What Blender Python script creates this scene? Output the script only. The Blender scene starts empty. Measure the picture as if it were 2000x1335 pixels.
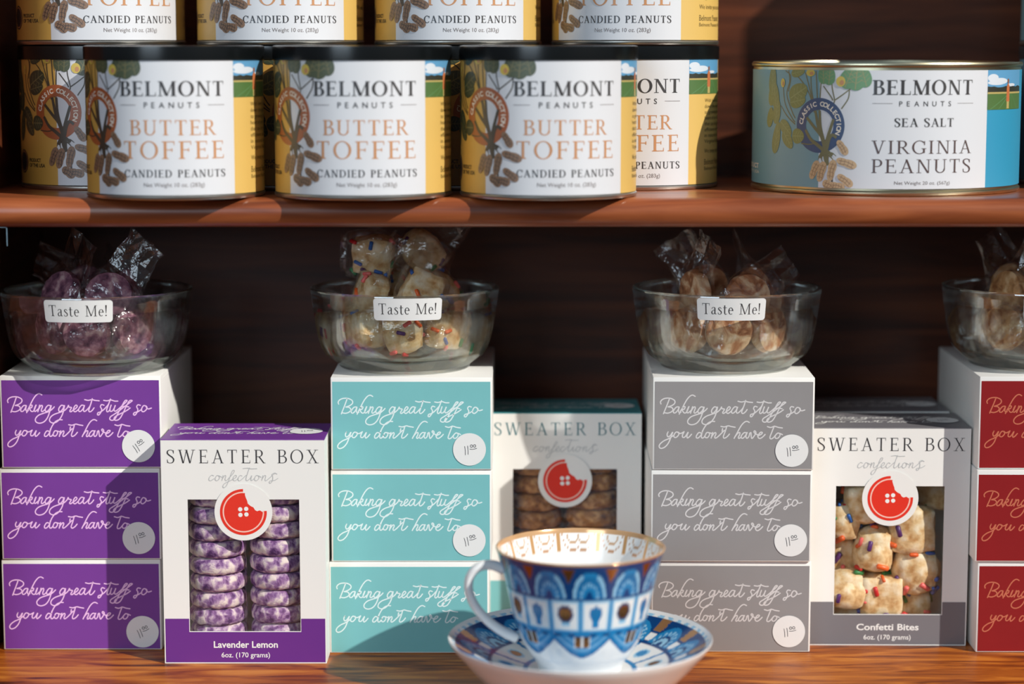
import bpy, bmesh, math, random
from math import sin, cos, pi, radians, sqrt, atan2, asin
from mathutils import Vector, Matrix
from mathutils.geometry import tessellate_polygon

random.seed(7)
S = bpy.context.scene
C = S.collection

# ------------------------------------------------------------------ camera, light, exposure
cam_d = bpy.data.cameras.new('camera')
cam = bpy.data.objects.new('camera', cam_d); C.objects.link(cam); S.camera = cam
cam.location = (0, -1.5, 0.4134)
cam.rotation_euler = (radians(90 - 7.5), radians(0.0), 0)
cam_d.sensor_width = 36.0
cam_d.lens = 36.0 * 4375 / 2000
cam_d.clip_start = 0.05
cam_d.dof.use_dof = True
cam_d.dof.focus_distance = 1.515
cam_d.dof.aperture_fstop = 2.7

W = bpy.data.worlds.new('world'); S.world = W; W.use_nodes = True
nt = W.node_tree; nt.nodes.clear()
out = nt.nodes.new('ShaderNodeOutputWorld'); bg = nt.nodes.new('ShaderNodeBackground')
geo = nt.nodes.new('ShaderNodeNewGeometry'); sep = nt.nodes.new('ShaderNodeSeparateXYZ')
mr = nt.nodes.new('ShaderNodeMapRange'); mr.inputs['From Min'].default_value = -1; mr.inputs['From Max'].default_value = 1
ramp = nt.nodes.new('ShaderNodeValToRGB')
els = ramp.color_ramp.elements
els[0].position = 0.0; els[0].color = (0.16, 0.12, 0.10, 1)
els[1].position = 1.0; els[1].color = (0.35, 0.50, 0.75, 1)
e = els.new(0.46); e.color = (0.20, 0.18, 0.17, 1)
e = els.new(0.56); e.color = (0.42, 0.52, 0.66, 1)
tc = nt.nodes.new('ShaderNodeTexCoord')
nt.links.new(tc.outputs['Generated'], sep.inputs[0]); nt.links.new(sep.outputs['Z'], mr.inputs['Value'])
nt.links.new(mr.outputs[0], ramp.inputs[0]); nt.links.new(ramp.outputs[0], bg.inputs['Color'])
bg.inputs['Strength'].default_value = 0.25
nt.links.new(bg.outputs[0], out.inputs['Surface'])

sun_d = bpy.data.lights.new('sun', 'SUN'); sun = bpy.data.objects.new('sun', sun_d); C.objects.link(sun)
sun_dir = Vector((-0.788, 0.616, -0.70)).normalized()
sun.rotation_euler = sun_dir.to_track_quat('-Z', 'Y').to_euler()
sun.location = (2, -2, 3)
sun_d.energy = 4.15; sun_d.angle = radians(0.7); sun_d.color = (1.0, 0.955, 0.89)

fill_light_d = bpy.data.lights.new('cool_fill_light', 'AREA'); fill_light = bpy.data.objects.new('cool_fill_light', fill_light_d); C.objects.link(fill_light)  # added cool fill lamp that brightens the shaded fronts, no visible source
fill_light_d.shape = 'RECTANGLE'; fill_light_d.size = 1.6; fill_light_d.size_y = 1.8; fill_light_d.energy = 44; fill_light_d.color = (0.72, 0.87, 1.0)
fill_light.location = (-1.5, -3.4, 1.4)
fill_light.rotation_euler = (Vector((0, 0, 0.25)) - fill_light.location).to_track_quat('-Z', 'Y').to_euler()

S.view_settings.view_transform = 'Standard'; S.view_settings.look = 'None'
S.view_settings.exposure = 0.0; S.view_settings.gamma = 1.0; S.view_settings.use_curve_mapping = False
try:
    S.cycles.transparent_max_bounces = 40
    S.cycles.max_bounces = 12
    S.cycles.transmission_bounces = 12
except Exception:
    pass

# ------------------------------------------------------------------ materials
def lin(c):
    r = []
    for v in c[:3]:
        v /= 255.0
        r.append(v / 12.92 if v <= 0.04045 else ((v + 0.055) / 1.055) ** 2.4)
    return (r[0], r[1], r[2], 1.0)

M = {}
def new_mat(name):
    m = bpy.data.materials.new(name); m.use_nodes = True
    M[name] = m
    return m, m.node_tree, m.node_tree.nodes['Principled BSDF']

def mat(name, col, rough=0.5, metal=0.0, spec=0.5, noise=0.0, nscale=400.0, bump=0.0, coat=0.0):
    m, t, p = new_mat(name)
    p.inputs['Base Color'].default_value = lin(col)
    p.inputs['Roughness'].default_value = rough
    p.inputs['Metallic'].default_value = metal
    p.inputs['Specular IOR Level'].default_value = spec
    if coat: p.inputs['Coat Weight'].default_value = coat; p.inputs['Coat Roughness'].default_value = 0.45
    if noise or bump:
        tx = t.nodes.new('ShaderNodeTexCoord'); n = t.nodes.new('ShaderNodeTexNoise')
        n.inputs['Scale'].default_value = nscale; n.inputs['Detail'].default_value = 5
        t.links.new(tx.outputs['Object'], n.inputs['Vector'])
        if noise:
            mx = t.nodes.new('ShaderNodeMix'); mx.data_type = 'RGBA'
            c = lin(col)
            mx.inputs['A'].default_value = tuple(v * (1 - noise) for v in c[:3]) + (1,)
            mx.inputs['B'].default_value = tuple(min(1, v * (1 + noise)) for v in c[:3]) + (1,)
            t.links.new(n.outputs['Fac'], mx.inputs['Factor']); t.links.new(mx.outputs['Result'], p.inputs['Base Color'])
        if bump:
            b = t.nodes.new('ShaderNodeBump'); b.inputs['Strength'].default_value = bump; b.inputs['Distance'].default_value = 0.001
            t.links.new(n.outputs['Fac'], b.inputs['Height']); t.links.new(b.outputs[0], p.inputs['Normal'])
    return m

def mat_ramp(name, stops, nscale, rough=0.6, bump=0.4, dist=0.001, detail=6, spec=0.4, stretch=(1, 1, 1), distort=0.0, coat=0.0, blotch=None):
    m, t, p = new_mat(name)
    p.inputs['Roughness'].default_value = rough; p.inputs['Specular IOR Level'].default_value = spec
    if coat: p.inputs['Coat Weight'].default_value = coat; p.inputs['Coat Roughness'].default_value = 0.22
    tx = t.nodes.new('ShaderNodeTexCoord'); mp = t.nodes.new('ShaderNodeMapping'); mp.inputs['Scale'].default_value = stretch
    n = t.nodes.new('ShaderNodeTexNoise'); n.inputs['Scale'].default_value = nscale; n.inputs['Detail'].default_value = detail
    n.inputs['Distortion'].default_value = distort
    t.links.new(tx.outputs['Object'], mp.inputs[0]); t.links.new(mp.outputs[0], n.inputs['Vector'])
    r = t.nodes.new('ShaderNodeValToRGB'); e = r.color_ramp.elements
    e[0].position = stops[0][0]; e[0].color = lin(stops[0][1]); e[1].position = stops[-1][0]; e[1].color = lin(stops[-1][1])
    for q, c in stops[1:-1]:
        x = e.new(q); x.color = lin(c)
    t.links.new(n.outputs['Fac'], r.inputs[0]); t.links.new(r.outputs[0], p.inputs['Base Color'])
    if bump:
        b = t.nodes.new('ShaderNodeBump'); b.inputs['Strength'].default_value = bump; b.inputs['Distance'].default_value = dist
        t.links.new(n.outputs['Fac'], b.inputs['Height']); t.links.new(b.outputs[0], p.inputs['Normal'])
    return m

mat_ramp('counter_wood', [(0.3, (70, 28, 6)), (0.42, (138, 66, 14)), (0.55, (176, 96, 26)), (0.7, (206, 128, 46))], 11, rough=0.42, bump=0.08, stretch=(1.0, 6, 6), distort=1.6, coat=0.06, spec=0.25)
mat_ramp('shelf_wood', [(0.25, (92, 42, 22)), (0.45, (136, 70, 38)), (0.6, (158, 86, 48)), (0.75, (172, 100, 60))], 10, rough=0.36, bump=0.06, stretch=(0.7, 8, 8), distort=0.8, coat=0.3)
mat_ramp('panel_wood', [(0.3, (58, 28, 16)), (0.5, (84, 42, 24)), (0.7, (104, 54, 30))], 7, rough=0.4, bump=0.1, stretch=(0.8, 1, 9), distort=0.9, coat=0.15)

mat('white_board', (236, 235, 230), 0.45)
mat('grey_board', (176, 175, 172), 0.6)
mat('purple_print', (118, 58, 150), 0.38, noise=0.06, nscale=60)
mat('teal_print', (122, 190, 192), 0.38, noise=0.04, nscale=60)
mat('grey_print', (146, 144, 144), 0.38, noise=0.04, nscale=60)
mat('red_print', (138, 26, 30), 0.38, noise=0.08, nscale=60)
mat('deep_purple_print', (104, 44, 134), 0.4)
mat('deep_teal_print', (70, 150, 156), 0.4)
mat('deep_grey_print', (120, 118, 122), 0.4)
mat('pink_ink', (240, 196, 240), 0.5)
mat('pale_ink', (222, 240, 240), 0.5)
mat('light_grey_ink', (214, 212, 212), 0.5)
mat('copper_ink', (196, 108, 80), 0.5)
mat('dark_ink', (48, 46, 48), 0.5)
mat('teal_ink', (34, 112, 122), 0.5)
mat('soft_grey_ink', (186, 188, 188), 0.5)
mat('white_ink', (238, 238, 234), 0.5)
mat('pen_ink', (40, 40, 52), 0.5)
mat('sticker_paper', (232, 233, 231), 0.5)
mat('red_ink', (226, 52, 34), 0.4)
mat('pale_red_ink', (246, 200, 186), 0.45)

LAB = dict(rough=0.5, spec=1.0, coat=0.6)
mat('label_white', (220, 222, 226), **LAB)
mat('label_yellow', (208, 160, 68), **LAB)
mat('label_tan', (226, 186, 98), **LAB)
mat('label_blue', (112, 156, 166), **LAB)
mat('label_bright_blue', (34, 150, 190), **LAB)
mat('label_black', (26, 20, 22), **LAB)
mat('label_brown', (70, 40, 34), **LAB)
mat('label_caramel', (198, 136, 82), **LAB)
mat('label_ring_orange', (168, 82, 24), **LAB)
mat('label_ring_navy', (30, 66, 112), **LAB)
mat('label_cream', (240, 228, 210), **LAB)
mat('label_text_olive', (96, 76, 24), **LAB)
mat('label_rule', (120, 110, 108), **LAB)
mat('stem_dark', (54, 44, 22), **LAB); mat('stem_light', (112, 106, 62), **LAB)
mat('leaf_dark', (38, 54, 28), **LAB); mat('leaf_light', (128, 132, 68), **LAB)
mat('leafb_dark', (62, 74, 40), **LAB); mat('leafb_light', (96, 148, 96), **LAB)
mat('leafv', (150, 152, 96), **LAB)
mat('bloom', (214, 186, 66), **LAB)
mat('nut_dark', (138, 102, 72), **LAB); mat('nut_line_dark', (62, 42, 30), **LAB)
mat('nut_light', (206, 170, 124), **LAB); mat('nut_line_light', (156, 116, 76), **LAB)
mat('root', (58, 46, 30), **LAB)
mat('photo_sky', (92, 160, 204), **LAB); mat('photo_cloud', (220, 228, 236), **LAB)
mat('photo_trees', (36, 40, 26), **LAB); mat('photo_field', (74, 112, 50), **LAB); mat('photo_straw', (190, 170, 100), **LAB)
mat('photo_shirt', (200, 112, 60), **LAB); mat('photo_skin', (150, 96, 70), **LAB)

mat('tin', (206, 204, 196), 0.34, metal=1.0)
mat('tin_gold', (220, 212, 178), 0.3, metal=1.0)
mat('lid_black', (14, 17, 18), 0.22, spec=0.6)
mat('metal_clip', (150, 170, 178), 0.3, metal=1.0)

mat('china_white', (238, 238, 236), 0.12, spec=0.6)
m, t, p = new_mat('china_painted')
a = t.nodes.new('ShaderNodeAttribute'); a.attribute_name = 'Pattern'
t.links.new(a.outputs['Color'], p.inputs['Base Color']); t.links.new(a.outputs['Alpha'], p.inputs['Metallic'])
p.inputs['Roughness'].default_value = 0.14; p.inputs['Specular IOR Level'].default_value = 0.6
mat('gilding', (214, 160, 96), 0.25, metal=0.85)

mat_ramp('lavender_cookie', [(0.33, (84, 46, 100)), (0.43, (140, 98, 150)), (0.52, (194, 164, 190)), (0.62, (238, 222, 214))], 170, rough=0.75, bump=0.7, dist=0.002, distort=0.3)
mat_ramp('lavender_cookie_shaded', [(0.33, (74, 40, 62)), (0.45, (122, 76, 96)), (0.55, (158, 112, 126)), (0.68, (204, 172, 172))], 150, rough=0.75, bump=0.7, dist=0.002, distort=0.3)  # lavender cookie again, with the bowl's shade put into its colour
mat_ramp('brown_cookie', [(0.32, (110, 66, 34)), (0.5, (170, 116, 66)), (0.68, (212, 164, 108))], 190, rough=0.8, bump=0.8, dist=0.002)
mat_ramp('caramel_cookie', [(0.34, (128, 74, 42)), (0.46, (186, 128, 88)), (0.56, (226, 190, 150)), (0.7, (244, 228, 204))], 60, rough=0.6, bump=0.4, dist=0.002, distort=1.2)
mat_ramp('tan_cookie', [(0.34, (136, 86, 48)), (0.5, (198, 150, 98)), (0.66, (232, 200, 154))], 110, rough=0.7, bump=0.5, dist=0.002, distort=0.6)
mat_ramp('confetti_dough', [(0.32, (196, 146, 88)), (0.47, (230, 198, 146)), (0.66, (248, 234, 202))], 120, rough=0.65, bump=0.6, dist=0.002)
for n, c in (('red', (214, 40, 44)), ('orange', (232, 100, 40)), ('green', (30, 132, 70)), ('blue', (36, 98, 176)), ('violet', (84, 40, 104)), ('coral', (238, 110, 104))):
    mat('sprinkle_' + n, c, 0.4)
mat('bag_shadow_paper', (60, 40, 30), 0.8)

def thin_clear(name, tint, f0, rough, bump=0.0, bscale=300, glo=(1, 1, 1, 1), power=4.0, edge=0.8):
    m = bpy.data.materials.new(name); m.use_nodes = True; M[name] = m
    t = m.node_tree; t.nodes.clear()
    o = t.nodes.new('ShaderNodeOutputMaterial'); mx = t.nodes.new('ShaderNodeMixShader')
    tr = t.nodes.new('ShaderNodeBsdfTransparent'); gl = t.nodes.new('ShaderNodeBsdfGlossy'); fr = t.nodes.new('ShaderNodeLayerWeight')
    pw = t.nodes.new('ShaderNodeMath'); pw.operation = 'POWER'; pw.inputs[1].default_value = power
    ml = t.nodes.new('ShaderNodeMath'); ml.operation = 'MULTIPLY_ADD'; ml.inputs[1].default_value = edge; ml.inputs[2].default_value = f0
    tr.inputs[0].default_value = tint; gl.inputs['Color'].default_value = glo; gl.inputs['Roughness'].default_value = rough
    t.links.new(fr.outputs['Facing'], pw.inputs[0]); t.links.new(pw.outputs[0], ml.inputs[0])
    if bump:
        tx = t.nodes.new('ShaderNodeTexCoord'); n = t.nodes.new('ShaderNodeTexNoise'); n.inputs['Scale'].default_value = bscale; n.inputs['Detail'].default_value = 3
        t.links.new(tx.outputs['Object'], n.inputs['Vector'])
        b = t.nodes.new('ShaderNodeBump'); b.inputs['Strength'].default_value = bump; b.inputs['Distance'].default_value = 0.002
        t.links.new(n.outputs['Fac'], b.inputs['Height'])
        t.links.new(b.outputs[0], gl.inputs['Normal']); t.links.new(b.outputs[0], fr.inputs['Normal'])
    t.links.new(ml.outputs[0], mx.inputs[0]); t.links.new(tr.outputs[0], mx.inputs[1]); t.links.new(gl.outputs[0], mx.inputs[2])
    t.links.new(mx.outputs[0], o.inputs[0])
    return m
def bowl_glass(name, base, gain, gloss):
    m = bpy.data.materials.new(name); m.use_nodes = True; M[name] = m
    t = m.node_tree; t.nodes.clear()
    o = t.nodes.new('ShaderNodeOutputMaterial'); mx = t.nodes.new('ShaderNodeMixShader'); m2 = t.nodes.new('ShaderNodeMixShader')
    tr = t.nodes.new('ShaderNodeBsdfTransparent'); tr.inputs[0].default_value = (0.985, 0.995, 0.99, 1)
    gs = t.nodes.new('ShaderNodeBsdfGlass'); gs.inputs['Color'].default_value = (0.95, 1.0, 0.98, 1); gs.inputs['Roughness'].default_value = 0.015; gs.inputs['IOR'].default_value = 1.47
    gl = t.nodes.new('ShaderNodeBsdfGlossy'); gl.inputs['Roughness'].default_value = 0.03
    lw = t.nodes.new('ShaderNodeLayerWeight')
    pw = t.nodes.new('ShaderNodeMath'); pw.operation = 'POWER'; pw.inputs[1].default_value = 1.6
    ml = t.nodes.new('ShaderNodeMath'); ml.operation = 'MULTIPLY_ADD'; ml.inputs[1].default_value = gain; ml.inputs[2].default_value = base; ml.use_clamp = True
    t.links.new(lw.outputs['Facing'], pw.inputs[0]); t.links.new(pw.outputs[0], ml.inputs[0])
    m2.inputs[0].default_value = gloss
    t.links.new(tr.outputs[0], m2.inputs[1]); t.links.new(gl.outputs[0], m2.inputs[2])
    t.links.new(ml.outputs[0], mx.inputs[0]); t.links.new(m2.outputs[0], mx.inputs[1]); t.links.new(gs.outputs[0], mx.inputs[2])
    t.links.new(mx.outputs[0], o.inputs[0])
bowl_glass('bowl_glass', 0.0, 1.05, 0.055)
bowl_glass('bowl_base_glass', 0.12, 0.8, 0.14)
bowl_glass('bowl_rim_glass', 0.30, 0.7, 0.28)
thin_clear('cellophane', (0.99, 0.99, 0.985, 1), 0.08, 0.16, bump=0.8, bscale=140)
thin_clear('window_film_clear', (0.985, 0.985, 0.985, 1), 0.085, 0.10, bump=0.5, bscale=70)

# ------------------------------------------------------------------ object helpers
def tag(o, label, cat, group=None, kind=None):
    o['label'] = label; o['category'] = cat
    if group: o['group'] = group
    if kind: o['kind'] = kind
    return o

def thing(name, label, cat, loc=(0, 0, 0), rotz=0.0, group=None):
    o = bpy.data.objects.new(name, None); C.objects.link(o)
    o.empty_display_size = 0.01
    o.location = loc; o.rotation_euler = (0, 0, rotz)
    return tag(o, label, cat, group)

def link(name, me, parent=None, label=None):
    o = bpy.data.objects.new(name, me); C.objects.link(o)
    if parent is not None: o.parent = parent
    if label: o['label'] = label
    return o

def bm_mesh(name, bm, mats, smooth=True, angle=None):
    me = bpy.data.meshes.new(name)
    bm.normal_update(); bm.to_mesh(me); bm.free()
    for x in mats: me.materials.append(M[x])
    if smooth:
        for pl in me.polygons: pl.use_smooth = True
        if angle:
            me.set_sharp_from_angle(angle=radians(angle))
    return me

def obj(name, bm, mats, parent=None, smooth=True, angle=35, label=None):
    if isinstance(mats, str): mats = [mats]
    return link(name, bm_mesh(name, bm, mats, smooth, angle), parent, label)

def dup(root, label=None, group=None):
    r = root.copy(); C.objects.link(r)
    if label: r['label'] = label
    if group: r['group'] = group
    for ch in list(root.children):
        c = ch.copy(); C.objects.link(c); c.parent = r
        for g in ch.children:
            d = g.copy(); C.objects.link(d); d.parent = c
    return r

def add_box(bm, x0, x1, y0, y1, z0, z1, mi=0, bevel=0.0, seg=2):
    r = bmesh.ops.create_cube(bm, size=1.0)
    vs = r['verts']
    for v in vs:
        v.co = Vector(((x0 + x1) / 2 + v.co.x * (x1 - x0), (y0 + y1) / 2 + v.co.y * (y1 - y0), (z0 + z1) / 2 + v.co.z * (z1 - z0)))
    fs = list({f for v in vs for f in v.link_faces})
    for f in fs: f.material_index = mi
    if bevel:
        es = list({e for v in vs for e in v.link_edges})
        rb = bmesh.ops.bevel(bm, geom=es, offset=bevel, segments=seg, profile=0.5, affect='EDGES')
        for f in rb['faces']: f.material_index = mi
    return vs

def add_lathe(bm, prof, segs=96, mi=0, closed=False, rfun=None, mfun=None):
    rings = []
    for (r, z) in prof:
        if r < 1e-6:
            rings.append([bm.verts.new((0, 0, z))])
        else:
            row = []
            for i in range(segs):
                th = 2 * pi * i / segs
                rr = rfun(r, z, th) if rfun else r
                row.append(bm.verts.new((rr * cos(th), rr * sin(th), z)))
            rings.append(row)
    n = len(rings)
    for k in range(n if closed else n - 1):
        a, b = rings[k], rings[(k + 1) % n]
        m_ = mfun(k) if mfun else mi
        for i in range(segs):
            j = (i + 1) % segs
            if len(a) == 1 and len(b) == 1: continue
            if len(a) == 1: f = bm.faces.new((a[0], b[j], b[i]))
            elif len(b) == 1: f = bm.faces.new((a[i], a[j], b[0]))
            else: f = bm.faces.new((a[i], a[j], b[j], b[i]))
            f.material_index = m_
    return rings

def catmull(pts, n=6):
    if len(pts) < 3: return [tuple(p) for p in pts]
    P = [Vector(p) for p in pts]
    P = [P[0] * 2 - P[1]] + P + [P[-1] * 2 - P[-2]]
    o = []
    for i in range(1, len(P) - 2):
        for k in range(n):
            t = k / n
            a, b, c, d = P[i - 1], P[i], P[i + 1], P[i + 2]
            o.append(tuple(0.5 * ((2 * b) + (c - a) * t + (2 * a - 5 * b + 4 * c - d) * t * t + (3 * b - a - 3 * c + d) * t ** 3)))
    o.append(tuple(P[-2]))
    return o

def add_tube(bm, pts, rad, segs=12, mi=0, flat=1.0, ref=Vector((0, 1, 0))):
    P = [Vector(p) for p in pts]; rows = []
    for i, q in enumerate(P):
        tg = (P[min(i + 1, len(P) - 1)] - P[max(i - 1, 0)]).normalized()
        s = tg.cross(ref)
        if s.length < 1e-5: s = tg.cross(Vector((1, 0, 0)))
        s.normalize(); u = s.cross(tg)
        r = rad[i] if isinstance(rad, (list, tuple)) else rad
        rows.append([bm.verts.new(q + s * (r * cos(2 * pi * k / segs)) + u * (r * flat * sin(2 * pi * k / segs))) for k in range(segs)])
    for a, b in zip(rows, rows[1:]):
        for k in range(segs):
            f = bm.faces.new((a[k], a[(k + 1) % segs], b[(k + 1) % segs], b[k])); f.material_index = mi
    for row in (rows[0], rows[-1]):
        f = bm.faces.new(row); f.material_index = mi
    bmesh.ops.recalc_face_normals(bm, faces=bm.faces[:])

# ------------------------------------------------------------------ printed artwork: flat shapes laid on a face or round a can
LAYER = 0.00004
class Art:
    def __init__(s): s.polys = []; s.mats = []
    def mi(s, m):
        if m not in s.mats: s.mats.append(m)
        return s.mats.index(m)
    def poly(s, pts, m, layer):
        pts = [(p[0], p[1]) for p in pts]
        k = s.mi(m)
        if len(pts) <= 3: s.polys.append((pts, k, layer)); return
        for tri in tessellate_polygon([[Vector((p[0], p[1], 0)) for p in pts]]):
            s.polys.append(([pts[i] for i in tri], k, layer))
    def rect(s, x0, x1, y0, y1, m, layer): s.polys.append(([(x0, y0), (x1, y0), (x1, y1), (x0, y1)], s.mi(m), layer))
    def quad(s, pts, m, layer): s.polys.append((list(pts), s.mi(m), layer))
    def ribbon(s, pts, w, m, layer, caps=True):
        k = s.mi(m); n = len(pts); P = [Vector((p[0], p[1])) for p in pts]; L = []; R = []
        for i in range(n):
            t = P[min(i + 1, n - 1)] - P[max(i - 1, 0)]
            if t.length < 1e-9: t = Vector((1, 0))
            t.normalize(); nn = Vector((-t.y, t.x))
            ww = w[i] if isinstance(w, (list, tuple)) else w
            L.append(P[i] + nn * ww / 2); R.append(P[i] - nn * ww / 2)
        for i in range(n - 1):
            s.polys.append(([tuple(R[i]), tuple(R[i + 1]), tuple(L[i + 1]), tuple(L[i])], k, layer))
        if caps:
            for i in (0, n - 1):
                ww = w[i] if isinstance(w, (list, tuple)) else w
                s.disc(P[i].x, P[i].y, ww / 2, ww / 2, m, layer, n=8)
    def disc(s, cx, cy, rx, ry, m, layer, rot=0.0, n=28):
        c, d = cos(rot), sin(rot)
        pts = []
        for i in range(n):
            a = 2 * pi * i / n; x, y = rx * cos(a), ry * sin(a)
            pts.append((cx + x * c - y * d, cy + x * d + y * c))
        s.polys.append((pts, s.mi(m), layer))
    def ring(s, cx, cy, ro, ri, m, layer, a0=0.0, a1=2 * pi, n=48):
        k = s.mi(m)
        for i in range(n):
            a, b = a0 + (a1 - a0) * i / n, a0 + (a1 - a0) * (i + 1) / n
            s.polys.append(([(cx + ri * cos(a), cy + ri * sin(a)), (cx + ro * cos(a), cy + ro * sin(a)), (cx + ro * cos(b), cy + ro * sin(b)), (cx + ri * cos(b), cy + ri * sin(b))], k, layer))
    def raw(s, polys, m, layer):
        k = s.mi(m)
        for p in polys: s.polys.append((p, k, layer))
    def mesh(s, name, mapping, du=None):
        bm = bmesh.new()
        for ix, (pts, k, layer) in enumerate(s.polys):
            jit = (ix % 13) * 2.0e-6 if layer else 0.0
            pieces = [pts]
            if du:
                pieces = []
                u0 = min(p[0] for p in pts); u1 = max(p[0] for p in pts)
                for q in range(int(math.floor(u0 / du)), int(math.floor(u1 / du)) + 1):
                    pc = clip(clip(pts, q * du, 1), (q + 1) * du, -1)
                    if len(pc) >= 3: pieces.append(pc)
            for pc in pieces:
                ar = 0.0
                for i in range(len(pc)):
                    x0, y0 = pc[i]; x1, y1 = pc[(i + 1) % len(pc)]
                    ar += x0 * y1 - x1 * y0
                if abs(ar) < 1e-12: continue
                if ar < 0: pc = pc[::-1]
                f = bm.faces.new([bm.verts.new(mapping(p[0], p[1], layer * LAYER + jit)) for p in pc])
                f.material_index = k
        bmesh.ops.remove_doubles(bm, verts=bm.verts[:], dist=1e-6)
        return bm_mesh(name, bm, s.mats, smooth=bool(du))

def clip(pts, u, sgn):
    o = []
    n = len(pts)
    for i in range(n):
        a, b = pts[i], pts[(i + 1) % n]
        da, db = (a[0] - u) * sgn, (b[0] - u) * sgn
        if da >= 0: o.append(a)
        if (da > 0 and db < 0) or (da < 0 and db > 0):
            t = da / (da - db); o.append((u, a[1] + (b[1] - a[1]) * t))
    return o

def cyl_map(R):
    return lambda u, v, h: ((R + h) * sin(u / R), -(R + h) * cos(u / R), v)
def front_map(y): return lambda u, v, h: (u, y - h, v)
def top_map(z): return lambda u, v, h: (u, v, z + h)

# --- sans lettering from the default text curve
_tc = {}
def sans_polys(s, bold=0.0):
    key = (s, bold)
    if key in _tc: return _tc[key]
    cu = bpy.data.curves.new('t', 'FONT'); cu.body = s; cu.size = 1.0; cu.offset = bold
    cu.dimensions = '2D'; cu.fill_mode = 'BOTH'; cu.resolution_u = 3
    ob = bpy.data.objects.new('t', cu); C.objects.link(ob)
    dg = bpy.context.evaluated_depsgraph_get()
    me = bpy.data.meshes.new_from_object(ob.evaluated_get(dg), depsgraph=dg)
    ps = [[(me.vertices[i].co.x, me.vertices[i].co.y) for i in pl.vertices] for pl in me.polygons if abs(pl.normal.z) > 0.5]
    bpy.data.objects.remove(ob); bpy.data.curves.remove(cu); bpy.data.meshes.remove(me)
    _tc[key] = ps
    return ps
def sans(art, s, x0, x1, y0, h, m, layer, bold=0.0, spacing=None):
    """cap letters of height h standing on y0, stretched to run from x0 to x1 (letter by letter when spaced)"""
    if spacing:
        ws = []
        for ch in s:
            ps = sans_polys(ch, bold) if ch != ' ' else []
            xs = [p[0] for q in ps for p in q]
            ws.append((min(xs), max(xs)) if xs else (0, 0.3))
        sc = h / 0.73
        tot = sum(b - a for a, b in ws) * sc
        gap = (x1 - x0 - tot) / max(1, len(s) - 1)
        x = x0
        for ch, (a, b) in zip(s, ws):
            if ch != ' ':
                art.raw([[(x + (px - a) * sc, y0 + py * sc) for px, py in q] for q in sans_polys(ch, bold)], m, layer)
            x += (b - a) * sc + gap
        return
    ps = sans_polys(s, bold)
    xs = [p[0] for q in ps for p in q]
    if not xs: return
    a, b = min(xs), max(xs); sx = (x1 - x0) / (b - a); sy = h / 0.73
    art.raw([[(x0 + (px - a) * sx, y0 + py * sy) for px, py in q] for q in ps], m, layer)

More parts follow.
